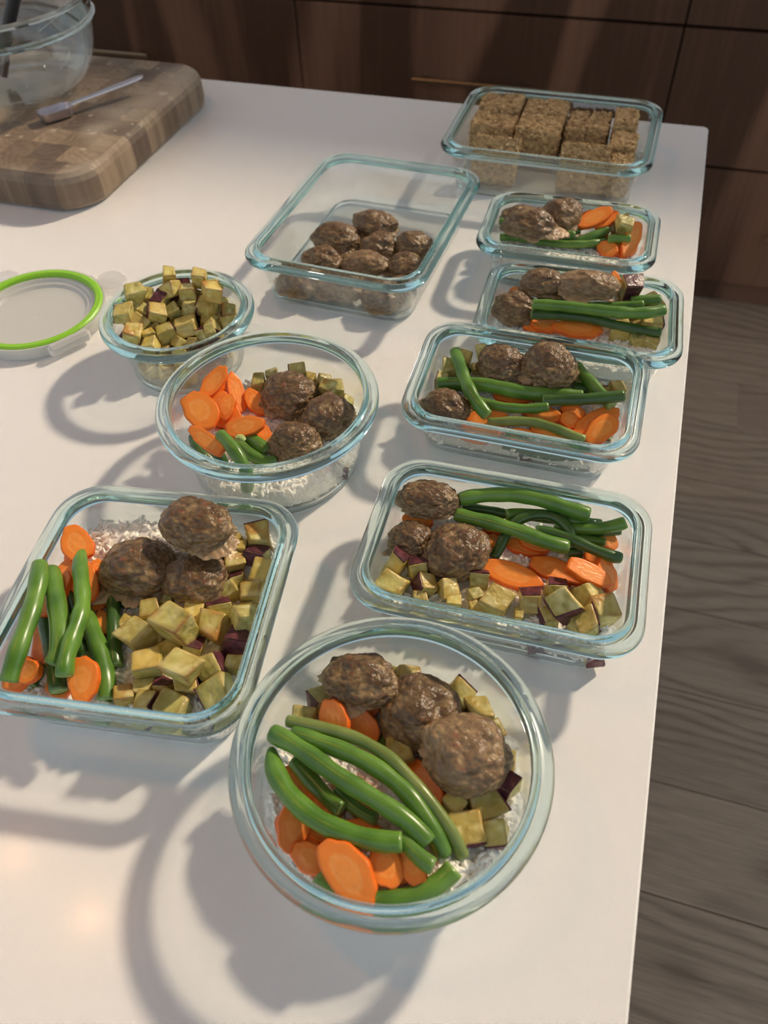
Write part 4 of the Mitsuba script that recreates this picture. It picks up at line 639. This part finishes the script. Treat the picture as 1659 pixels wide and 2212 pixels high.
ITEMS['A'] = dict(
 M=[
  ([-58.5,38.1,38.0],41.6,0.65,170,0),
  ([-64.5,7.4,27.0],31.9,0.85,190,0),
  ([-31.5,3.1,31.3],46.4,0.9,150,0)],
 G=[
  ([[-37.9,43.2,37.1],[-16.2,50.4,40.1],[13.0,51.2,43.1],[33.1,47.1,44.1],[51.5,45.4,43.1]],10.2,'g'),
  ([[-37.7,34.5,31.1],[-17.6,29.8,34.1],[1.3,25.1,37.1],[19.7,20.4,38.1],[40.9,20.2,35.1]],10.0,'g'),
  ([[-6.4,9.8,21.4],[-2.4,21.4,27.4],[3.0,33.4,33.4],[15.8,42.4,36.4],[28.7,42.5,37.4],[38.7,36.2,36.4],[42.2,31.9,33.4]],7.3,'d'),
  ([[18.2,29.1,34.2],[40.0,27.8,35.2],[58.1,22.3,35.2],[76.1,21.8,32.2]],8.2,'d'),
  ([[29.9,40.0,31.2],[51.3,41.1,33.2],[67.0,44.2,36.2],[76.2,47.8,39.2]],8.7,'g'),
  ([[-3.8,41.8,30.2],[14.8,46.1,31.2],[30.6,45.9,32.2],[60.6,49.4,30.2]],9.2,'g'),
  ([[-36.3,48.6,22.9],[-14.3,47.7,24.9],[2.0,46.4,25.9]],6.9,'d'),
  ([[37.9,49.8,37.7],[51.9,51.4,37.7]],7.9,'g'),
  ([[33.1,38.7,27.1],[55.0,43.3,27.1],[75.3,49.8,27.1]],5.8,'d'),
  ([[42.1,26.0,20.7],[51.8,29.3,21.7]],7.7,'d'),
  ([[-20.8,46.6,20.3],[-5.8,47.5,20.3]],6.9,'g'),
  ([[45.4,37.3,26.3],[66.1,38.1,26.3]],6.3,'g')],
 K=[
  ([-64.3,29.8,22.2],[-0.1,-0.29,0.95],[0.98,0.13,0.14],23.9,17.5),
  ([7.8,-2.5,22.2],[0.05,-0.24,0.97],[0.99,-0.09,-0.07],42.9,19.1),
  ([37.8,8.3,21.9],[0.1,-0.1,0.99],[0.99,-0.11,-0.11],43.1,17.2),
  ([55.5,3.9,32.9],[0.24,-0.14,0.96],[0.95,-0.17,-0.26],35.5,15.5),
  ([14.1,24.7,20.3],[0.0,-0.1,1.0],[1.0,0.02,0.0],30.7,13.1),
  ([19.8,25.7,24.5],[0.0,-0.2,0.98],[1.0,-0.02,-0.0],24.1,10.9),
  ([68.7,10.2,25.3],[0.57,-0.16,0.81],[0.31,-0.87,-0.39],24.3,17.8),
  ([63.2,24.6,25.1],[0.1,-0.29,0.95],[0.98,0.17,-0.05],24.1,13.0),
  ([67.2,42.7,21.8],[0.28,-0.19,0.94],[0.95,-0.07,-0.3],17.1,13.2),
  ([-11.3,36.2,20.0],[0.0,0.0,1.0],[1.0,0.02,0.0],16.0,10.5),
  ([65.5,20.1,20.4],[0.1,0.0,1.0],[0.69,-0.72,-0.07],22.4,16.3),
  ([-8.4,21.2,19.8],[0.0,0.0,1.0],[0.58,-0.82,0.0],20.3,12.8)],
 P=[
  ([-69.1,-14.2,24.9],16.7,-10,-5,0,'T'),
  ([-53.9,-14.0,23.9],14.4,20,10,0,'T'),
  ([-67.6,-32.0,25.2],17.4,-15,10,10,''),
  ([-46.2,-26.1,23.7],13.8,35,0,15,'L'),
  ([-31.6,-25.2,24.0],14.6,40,20,10,''),
  ([-25.1,-35.9,22.1],10.0,10,0,0,''),
  ([-10.6,-34.3,21.7],8.9,30,0,0,'b'),
  ([3.5,-28.1,25.5],18.2,-20,8,6,''),
  ([23.3,-21.0,24.5],15.9,5,0,0,'T'),
  ([17.8,-32.5,21.9],9.5,0,0,0,''),
  ([44.0,-26.4,35.0],17.9,30,12,-20,'FL'),
  ([58.2,-7.2,23.9],14.8,50,15,20,'R'),
  ([58.7,-33.3,25.7],18.3,35,20,-15,'R'),
  ([68.9,-18.3,25.3],17.5,30,5,5,'b'),
  ([35.8,-29.2,22.9],12.7,20,0,0,'L'),
  ([-11.9,-11.7,22.9],11.8,10,0,0,'T'),
  ([-47.1,-37.6,22.0],9.6,20,0,0,''),
  ([-12.3,-25.3,21.8],9.1,40,0,0,''),
  ([38.2,-9.0,23.3],12.9,10,0,0,'T'),
  ([-37.6,-26.9,10.0],9.6,60,0,0,''),
  ([32.8,-41.3,11.7],13.9,10,0,0,'F'),
  ([17.0,-39.0,10.9],11.8,20,0,0,''),
  ([67.6,-41.8,11.2],12.9,20,0,0,'FR'),
  ([-68.9,26.1,10.3],10.3,0,0,0,'')],
)
ITEMS['B'] = dict(
 M=[
  ([-24.4,32.3,34.1],43.3,0.78,300,0),
  ([14.2,33.3,39.6],44.1,0.95,200,0),
  ([-59.3,-19.7,28.9],43.1,0.7,170,0)],
 G=[
  ([[-66.0,38.4,32.9],[-57.7,19.4,35.9],[-46.9,-1.3,37.9],[-36.2,-16.1,36.9],[-23.6,-27.0,32.9]],10.2,'g'),
  ([[-72.5,3.3,26.2],[-50.7,6.8,29.2],[-27.3,7.8,31.2],[-6.6,6.6,31.2],[14.7,8.6,30.2],[43.8,15.3,28.2]],11.4,'g'),
  ([[-36.1,-7.5,27.6],[-14.6,-11.5,29.6],[5.4,-10.6,31.6],[20.3,-6.9,33.6]],8.1,'g'),
  ([[14.9,-1.4,33.9],[34.1,1.9,35.9],[51.6,6.2,36.9],[74.9,13.9,37.9]],9.2,'d'),
  ([[34.7,44.7,31.6],[48.6,28.5,31.6],[67.6,8.1,31.6]],10.3,'g'),
  ([[-23.3,-28.0,25.4],[-4.7,-23.4,27.4],[14.3,-20.6,27.4],[32.7,-23.7,27.4],[52.5,-27.3,25.4]],7.4,'p'),
  ([[35.0,31.0,21.0],[49.3,32.4,21.0]],8.8,'g'),
  ([[-7.8,-39.2,18.3],[18.6,-41.8,18.3],[41.0,-40.4,18.3],[56.8,-33.6,18.3]],9.3,'d'),
  ([[67.0,-12.9,20.4],[72.1,-15.4,20.4]],7.3,'d'),
  ([[-53.6,31.4,20.7],[-54.6,15.7,20.7]],7.8,'d')],
 K=[
  ([-26.3,-22.4,22.2],[0.0,-0.29,0.96],[0.98,0.19,0.06],38.4,17.5),
  ([15.7,-5.4,21.5],[0.0,-0.24,0.97],[1.0,-0.0,-0.0],33.0,16.9),
  ([38.2,-7.4,22.3],[0.19,-0.28,0.94],[0.82,-0.49,-0.31],18.4,14.7),
  ([58.7,-4.5,22.9],[0.14,-0.28,0.95],[0.75,0.66,0.09],44.4,18.9),
  ([63.3,-14.0,25.3],[0.09,-0.37,0.92],[0.59,0.77,0.25],33.6,19.3),
  ([29.1,-23.7,21.9],[0.0,-0.29,0.96],[1.0,-0.03,-0.01],41.1,16.1),
  ([-9.2,8.7,21.0],[0.0,-0.2,0.98],[1.0,0.1,0.02],34.8,12.1),
  ([-26.5,-40.1,23.6],[0.0,-0.67,0.74],[0.99,0.11,0.1],37.5,13.7),
  ([30.8,-32.0,12.4],[0.0,-0.71,0.71],[0.99,0.11,0.11],30.6,15.6),
  ([39.9,3.3,20.9],[0.0,-0.2,0.98],[0.98,-0.2,-0.04],22.7,12.4),
  ([62.0,-31.1,10.3],[0.0,-0.67,0.74],[0.98,0.14,0.12],17.8,8.5),
  ([2.2,-31.0,21.5],[0.0,-0.37,0.93],[1.0,0.09,0.04],25.2,10.5)],
 P=[
  ([-58.2,40.1,24.6],14.6,0,10,0,'b'),
  ([-68.5,24.9,23.9],14.6,20,0,5,''),
  ([-44.5,43.7,31.2],10.6,30,0,0,''),
  ([69.3,33.0,23.3],12.7,30,10,10,'b'),
  ([-38.9,-12.5,22.1],10.4,0,0,0,''),
  ([40.1,40.8,22.6],11.5,20,0,0,''),
  ([9.9,-37.2,10.5],12.6,0,0,0,'FT'),
  ([56.6,26.4,22.8],12.0,20,0,0,'T'),
  ([-45.6,31.7,22.3],10.3,20,0,0,''),
  ([-69.8,12.0,22.4],11.3,0,0,0,'L')],
)
ITEMS['C'] = dict(
 M=[
  ([-35.9,37.8,42.7],42.6,0.7,320,0),
  ([3.6,34.7,48.8],53.9,0.55,270,1),
  ([-55.8,13.1,29.9],45.2,0.75,20,0)],
 G=[
  ([[-41.0,2.1,41.8],[-14.9,1.5,43.8],[9.0,0.9,44.8],[36.2,1.5,44.8],[70.5,13.8,43.8]],10.6,'g'),
  ([[-41.3,-3.5,34.2],[-14.0,-0.1,35.2],[9.9,-0.2,35.2],[33.8,-2.8,34.2],[51.5,-3.6,33.2],[71.8,-2.8,32.2]],8.5,'d'),
  ([[1.3,16.4,35.4],[29.0,20.8,36.4],[54.3,26.0,38.4]],8.5,'g'),
  ([[-39.9,44.6,20.4],[-19.2,45.9,21.4],[-0.6,45.5,22.4]],7.0,'g'),
  ([[43.5,32.0,37.0],[68.6,38.0,38.0]],9.0,'g'),
  ([[-31.7,38.0,22.6],[6.4,42.0,23.6]],5.6,'p')],
 K=[
  ([1.7,-4.6,25.9],[0.0,-0.24,0.97],[1.0,0.05,0.01],46.1,17.7),
  ([-26.6,-3.0,24.3],[0.0,-0.2,0.98],[1.0,-0.06,-0.01],26.7,16.1),
  ([-38.0,-2.9,20.7],[0.0,-0.2,0.98],[0.96,-0.28,-0.06],19.0,12.6),
  ([26.8,47.7,46.6],[0.25,-0.5,0.83],[0.32,-0.77,-0.56],16.4,9.1),
  ([-60.1,41.9,24.4],[0.0,-0.2,0.98],[0.87,-0.48,-0.1],15.7,12.9)],
 P=[
  ([42.6,45.4,43.4],18.4,20,10,0,'FT'),
  ([62.3,42.7,27.8],16.4,40,10,10,'L'),
  ([64.8,20.6,24.8],16.4,0,0,0,'R'),
  ([37.1,3.1,24.4],16.0,10,0,0,''),
  ([53.3,-5.6,23.0],12.2,20,0,0,''),
  ([66.1,-4.0,23.1],12.8,0,0,0,''),
  ([51.5,20.4,22.3],10.4,30,0,0,''),
  ([36.7,45.1,29.0],12.0,20,0,0,'b'),
  ([48.0,-2.2,10.5],10.9,10,0,0,''),
  ([59.0,-3.3,10.0],9.8,15,0,0,'')],
)
ITEMS['D'] = dict(
 M=[
  ([-52.4,29.6,31.9],45.2,0.8,None,0),
  ([-38.2,-3.7,49.7],53.0,0.65,330,0),
  ([-12.4,32.5,41.1],42.8,0.9,None,0)],
 G=[
  ([[-67.7,-0.3,26.3],[-40.3,0.1,28.3],[-14.2,-1.5,28.3],[7.0,1.5,28.3],[36.2,17.7,26.3]],7.7,'g'),
  ([[-30.2,9.3,27.7],[-11.8,11.4,29.7],[6.2,14.2,30.7]],8.8,'g'),
  ([[-15.7,14.1,24.5],[-0.9,22.4,27.5],[9.8,27.3,29.5]],6.9,'g'),
  ([[9.7,10.1,25.9],[22.9,18.9,28.9],[35.9,31.7,30.9]],9.8,'g'),
  ([[2.9,13.1,20.6],[19.6,18.0,21.6],[35.8,27.5,22.6]],8.3,'d'),
  ([[39.0,10.3,33.3],[59.6,16.5,33.3]],8.3,'g'),
  ([[-70.4,10.6,38.2],[-60.2,10.2,38.2]],7.4,'g'),
  ([[-63.2,-2.3,9.0],[-40.8,0.5,9.0],[-17.4,4.5,9.0]],8.4,'d')],
 K=[
  ([21.3,35.6,39.5],[-0.09,-0.37,0.92],[0.81,0.52,0.29],42.4,18.7),
  ([33.2,38.0,37.6],[-0.09,-0.37,0.92],[0.74,0.6,0.31],28.2,16.2),
  ([61.0,20.5,29.7],[0.42,-0.34,0.84],[0.23,0.94,0.26],49.1,18.2),
  ([40.2,4.4,25.5],[-0.18,-0.44,0.88],[0.85,-0.52,-0.09],24.2,16.5),
  ([52.5,8.8,23.6],[0.27,-0.36,0.89],[0.61,-0.65,-0.44],19.9,14.0),
  ([64.1,17.2,22.4],[0.5,-0.25,0.83],[0.12,0.97,0.22],20.4,9.0),
  ([32.7,35.1,20.8],[0.0,-0.2,0.98],[0.79,0.6,0.12],13.1,9.2),
  ([13.3,37.7,35.2],[-0.18,-0.37,0.91],[0.53,0.75,0.4],25.0,16.2),
  ([54.2,8.6,10.5],[0.0,-0.62,0.78],[1.0,-0.04,-0.03],20.2,9.7)],
 P=[
  ([49.9,41.0,34.0],14.3,20,10,0,'b'),
  ([51.9,27.4,40.2],17.1,10,5,0,''),
  ([62.1,41.5,29.6],10.9,40,0,0,''),
  ([44.1,37.2,22.2],10.1,0,0,0,''),
  ([38.3,41.3,29.2],10.9,10,0,0,'T')],
)
ITEMS['F'] = dict(
 M=[
  ([-7.4,34.6,17.8],50.0,0.72,330,0),
  ([-36.0,-0.9,18.0],52.5,0.7,290,0),
  ([9.3,0.2,15.9],38.5,0.8,None,0),
  ([45.9,11.9,16.7],41.2,0.8,None,0),
  ([-36.6,-40.4,16.3],42.2,0.75,None,0),
  ([8.4,-35.8,15.6],49.1,0.6,330,1),
  ([49.7,-28.0,15.8],37.8,0.8,None,0),
  ([-41.7,-84.1,17.6],44.8,0.85,200,0),
  ([0.3,-80.5,16.6],43.5,0.75,250,0),
  ([45.3,-85.2,16.8],41.7,0.85,None,0),
  ([54.8,-55.7,12.5],26.2,0.8,None,0)],
)
ITEMS['R1'] = dict(
 M=[
  ([-17.1,26.8,44.4],50.6,0.8,250,0),
  ([21.3,50.1,65.9],49.0,0.7,340,0),
  ([24.2,24.3,41.4],45.8,0.75,300,0)],
 G=[
  ([[-72.6,11.5,57.2],[-64.4,-9.9,58.2],[-59.8,-33.7,58.2],[-57.9,-54.0,56.2],[-57.6,-68.3,51.2]],11.0,'g'),
  ([[-69.1,12.9,48.7],[-56.7,-6.3,50.7],[-43.6,-28.2,51.7],[-36.8,-45.9,50.7],[-37.6,-53.5,48.7]],11.9,'g'),
  ([[-54.4,30.9,48.5],[-43.4,5.2,52.5],[-32.9,-16.6,54.5],[-29.6,-37.3,55.5],[-26.3,-61.1,51.5]],10.3,'t'),
  ([[-45.9,-3.1,32.9],[-28.5,-23.4,34.9],[-15.4,-41.7,34.9],[-6.2,-62.5,30.9]],11.1,'g'),
  ([[-68.7,-6.3,37.4],[-54.7,-29.5,38.4],[-42.7,-48.3,38.4],[-34.3,-63.6,36.4]],10.7,'d'),
  ([[-28.8,8.1,32.6],[-20.4,-13.4,32.6],[-14.5,-27.0,32.6],[-8.3,-40.1,30.6]],9.4,'d'),
  ([[-22.7,6.0,29.9],[-8.3,8.8,29.9]],8.0,'d'),
  ([[-59.0,5.8,39.4],[-43.2,-14.7,41.4]],8.0,'d'),
  ([[-41.6,-26.3,30.7],[-29.2,-36.2,30.7]],11.0,'d'),
  ([[-55.0,-45.0,31.5],[-57.0,-59.1,29.5]],7.7,'d')],
 K=[
  ([-61.8,37.4,45.8],[0.1,-0.29,0.95],[0.67,-0.69,-0.27],29.7,21.0),
  ([-64.6,33.5,38.0],[-0.37,-0.18,0.91],[0.02,-0.98,-0.19],17.0,16.2),
  ([-59.6,15.9,38.8],[-0.1,-0.2,0.98],[-0.09,-0.97,-0.2],32.6,27.1),
  ([-62.8,0.0,43.4],[-0.2,0.0,0.98],[0.11,-0.99,0.02],37.8,22.5),
  ([-47.4,11.4,42.1],[0.1,-0.2,0.98],[0.58,-0.79,-0.22],31.0,18.9),
  ([-58.6,-27.4,31.6],[-0.2,0.0,0.98],[0.31,-0.95,0.06],50.9,22.0),
  ([-52.3,-56.7,43.6],[-0.18,-0.37,0.91],[-0.11,-0.91,-0.39],16.0,14.1),
  ([-18.4,-57.4,43.9],[0.0,-0.37,0.93],[0.34,-0.87,-0.35],29.0,19.9),
  ([-62.6,-56.6,36.6],[-0.2,-0.1,0.98],[-0.1,-0.99,-0.12],26.3,19.0),
  ([-38.1,8.0,29.8],[0.1,-0.1,0.99],[-0.33,-0.94,-0.06],23.2,15.8),
  ([-44.1,23.3,39.7],[0.19,-0.28,0.94],[0.26,-0.91,-0.33],15.3,9.3),
  ([-29.1,-11.1,29.0],[0.0,0.0,1.0],[0.49,-0.87,0.0],21.6,9.9),
  ([-38.1,-59.4,30.1],[0.0,-0.29,0.96],[0.98,-0.19,-0.06],17.9,10.3),
  ([-67.4,-43.5,42.7],[-0.37,0.0,0.93],[0.29,-0.95,0.12],19.0,11.1),
  ([-29.4,-63.2,13.4],[0.0,-0.67,0.74],[1.0,-0.03,-0.03],19.1,10.4)],
 P=[
  ([24.9,-14.8,45.1],22.7,-25,12,8,'b'),
  ([44.8,-8.1,35.0],19.2,-10,5,5,'b'),
  ([-0.7,-20.4,34.9],18.9,-30,10,0,''),
  ([28.7,0.3,33.4],15.5,0,0,5,''),
  ([-0.8,0.5,33.3],14.9,25,10,0,'b'),
  ([41.3,-45.9,51.4],19.3,-20,10,5,'b'),
  ([50.8,-34.3,34.2],17.5,30,10,-15,'R'),
  ([13.4,-39.0,36.1],18.1,20,5,-5,''),
  ([20.9,-26.5,32.0],12.3,45,0,0,''),
  ([-11.7,-10.8,31.4],10.9,-20,5,0,''),
  ([12.4,-13.2,32.0],12.5,40,30,20,''),
  ([44.1,42.2,38.2],13.7,30,5,5,'b'),
  ([30.3,50.4,43.8],15.1,35,0,0,''),
  ([39.1,59.1,41.9],11.0,60,0,0,''),
  ([56.2,63.0,40.1],16.3,20,-10,10,'Bb'),
  ([59.1,49.3,37.5],13.2,-10,0,0,'TF'),
  ([64.9,36.9,35.5],15.4,0,5,5,''),
  ([62.2,21.4,34.4],16.5,10,5,0,'b'),
  ([47.1,21.8,33.1],12.9,40,20,-20,''),
  ([43.2,8.9,32.8],13.7,30,10,0,'T'),
  ([64.7,-1.4,41.1],15.7,25,10,10,'R'),
  ([63.8,-16.8,33.9],16.9,-10,5,0,'TF'),
  ([35.6,-22.2,32.1],12.4,-10,5,0,'T'),
  ([20.0,-63.0,33.0],14.1,0,5,5,'R'),
  ([37.4,-63.7,33.6],15.7,-5,10,0,''),
  ([61.1,-54.5,35.5],20.6,35,10,-10,'L'),
  ([4.5,-58.7,31.9],12.0,20,0,0,'b'),
  ([39.6,-47.8,33.5],16.2,20,5,-10,'R'),
  ([14.4,-52.3,31.6],11.5,10,0,0,''),
  ([49.2,32.8,33.4],9.6,30,0,0,'T'),
  ([67.1,2.0,30.2],8.6,0,0,0,''),
  ([15.8,48.2,44.2],13.2,20,0,0,'T'),
  ([47.0,53.5,39.0],9.4,0,0,0,''),
  ([61.1,9.4,31.0],9.3,20,0,0,''),
  ([6.8,11.1,31.8],11.1,0,0,0,''),
  ([26.0,-51.3,31.7],11.4,0,0,0,'T'),
  ([64.6,-31.0,31.7],11.3,0,0,0,'R'),
  ([8.0,-62.4,10.9],12.0,0,0,0,'R'),
  ([23.6,-62.1,11.3],12.8,0,0,0,'')],
)# ------------------------------------------------------------------ the food, piece by piece
DEF = {'M': 'browned meatball', 'G': 'green bean', 'K': 'sliced carrot', 'P': 'roasted sweet potato cube'}
NAME = {'M': ('meatball', 'meatball'), 'G': ('green_bean', 'green bean'), 'K': ('carrot_slice', 'carrot'), 'P': ('sweet_potato_cube', 'sweet potato')}
REST = {'M': 'browned meatball low among the others ', 'G': 'green bean end half hidden ', 'K': 'carrot slice half hidden ', 'P': 'look-alike sweet potato cube within the crowded pile '}
seed = 100
for n, kinds in ITEMS.items():
    F_ = frame(n)
    for t, rows in kinds.items():
        names = LAB.get((n, t), [])
        for i, row in enumerate(rows):
            seed += 1; k = key_for(NAME[t][0]); P_ = np.eye(4)
            if t != 'G': P_[:3, 3] = np.array(row[0]) / 1000
            Mx = F_ @ P_; sk = []
            if t == 'M': m, c = meatball(row[1] / 1000, row[2], row[3], row[4], seed, 5 if n in ('front', 'mid', 'A', 'R1', 'B') else 4)
            if t == 'G': m, c = bean(*row, seed)
            if t == 'K': m, c = carrot(row[1], row[2], row[3], row[4], seed)
            if t == 'P': m, c, sk = potato(row[1], row[2], row[3], row[4], row[5], seed)
            put(k, m, {'M': 'meat', 'G': 'bean', 'K': 'carrot', 'P': 'potato'}[t], smooth={'M': True, 'G': True, 'K': True, 'P': True}[t], color=c, M=Mx)
            for j, (sm, sc) in enumerate(sk):
                q = k + '__skin' + ('' if j == 0 else f'_{j:03d}'); put(q, sm, 'potato', smooth=True, color=sc, M=Mx); tag(q, 'purple skin')
            lab = names[i] if i < len(names) and names[i] else None
            if lab: tag(k, lab + ' ' + AT[n], NAME[t][1])
            else: tag(k, REST[t] + AT[n], NAME[t][1], NAME[t][1] + ' pieces in the pile ' + AT[n])
# oat bars
FE = frame('E')
for i, (bx, by, bz_, ex, ey, ez, tz, lean, lab) in enumerate(BARS):
    rn = np.random.default_rng(700 + i); ext = np.array([ex, ey, ez]) / 1000; v, f = CUBE5; co = np.zeros((2, 2, 2, 3))
    for a in (0, 1):
        for b in (0, 1):
            for g in (0, 1): co[a, b, g] = (np.array([a, b, g]) - .5) * ext + rn.uniform(-.0015, .0015, 3)
    p = trilin(co, softened(v, .07)); nrm = v / np.linalg.norm(v, axis=1, keepdims=True); b1 = meshkit.fbm(p * 260 + i * 9, 3, 1); b2 = meshkit.noise(p * [520, 520, 900] + i, 2)
    p = p + nrm * (.0042 * (b1 - .5) + .0022 * (b2 - .5))[:, None]; c = lerp(C3(124, 92, 60), C3(208, 174, 122), (b2 * .6 + b1 * .7 - .38) * 1.9)
    V, Fc, Cc, at = [p], [f], [c], len(p); hexa = np.c_[np.cos(np.arange(6) * np.pi / 3), np.sin(np.arange(6) * np.pi / 3) * .62]
    fl = rings([np.c_[hexa * .5, np.full(6, -.08)], np.c_[hexa, np.full(6, 0)], np.c_[hexa * .8, np.full(6, .1)]]); fv, ff = np.array(fl.vertices), np.array(fl.faces)
    for q in rn.choice(len(p), 420, replace=False):                      # oat flakes pressed into the faces
        if nrm[q, 2] < -.5: continue
        ax = np.abs(v[q]).argmax(); nn = np.zeros(3); nn[ax] = np.sign(v[q, ax]); nn = nn + rn.normal(0, .35, 3); nn /= np.linalg.norm(nn); e1 = np.cross(nn, rn.normal(size=3)); e1 /= np.linalg.norm(e1); e2 = np.cross(nn, e1)
        s_ = rn.uniform(.0014, .0030); V.append(p[q] + s_ * (fv[:, :1] * e1 + fv[:, 1:2] * e2 + fv[:, 2:] * nn)); Fc.append(ff + at); at += len(fv)
        Cc.append(np.tile(lerp(C3(170, 134, 88), C3(228, 200, 150), np.array(rn.random())), (len(fv), 1)))
    Mb = np.eye(4); Mb[:3, :3] = rotz(math.radians(tz)) @ spun(0, -lean, 0); Mb[:3, 3] = np.array([bx, by, bz_]) / 1000
    k = key_for('oat_bar'); put(k, trimesh.Trimesh(np.vstack(V), np.vstack(Fc), process=False), 'oat', smooth=True, color=np.vstack(Cc), M=FE @ Mb); tag(k, lab + ' ' + AT['E'], 'oat bar')
# crumbs
def crumb(name, x, y, s, c, lab, cat, z=0.0, dish=None):
    v = np.array(SPH[3].vertices); p = v * (1 + .4 * (meshkit.fbm(v * 2 + x * 90, 2, 1) - .5))[:, None] * np.array(s); p[:, 2] -= p[:, 2].min()
    M = np.eye(4); M[:3, 3] = [x, y, z]; k = key_for(name); put(k, trimesh.Trimesh(p, SPH[3].faces, process=False), 'potato', smooth=True, color=np.tile(c, (len(v), 1)), M=(frame(dish) @ M) if dish else M); tag(k, lab, cat)
crumb('vegetable_crumb', -0.0345, -0.4375, (.005, .0028, .0012), C3(150, 150, 84), 'tiny green crumb on the counter by the right edge', 'crumb')
crumb('bean_seed', -0.0085, -0.036, (.0042, .0030, .0026), C3(176, 196, 118), 'pale loose bean seed below the carrots in the middle round bowl', 'bean seed', z=.0475, dish='mid')
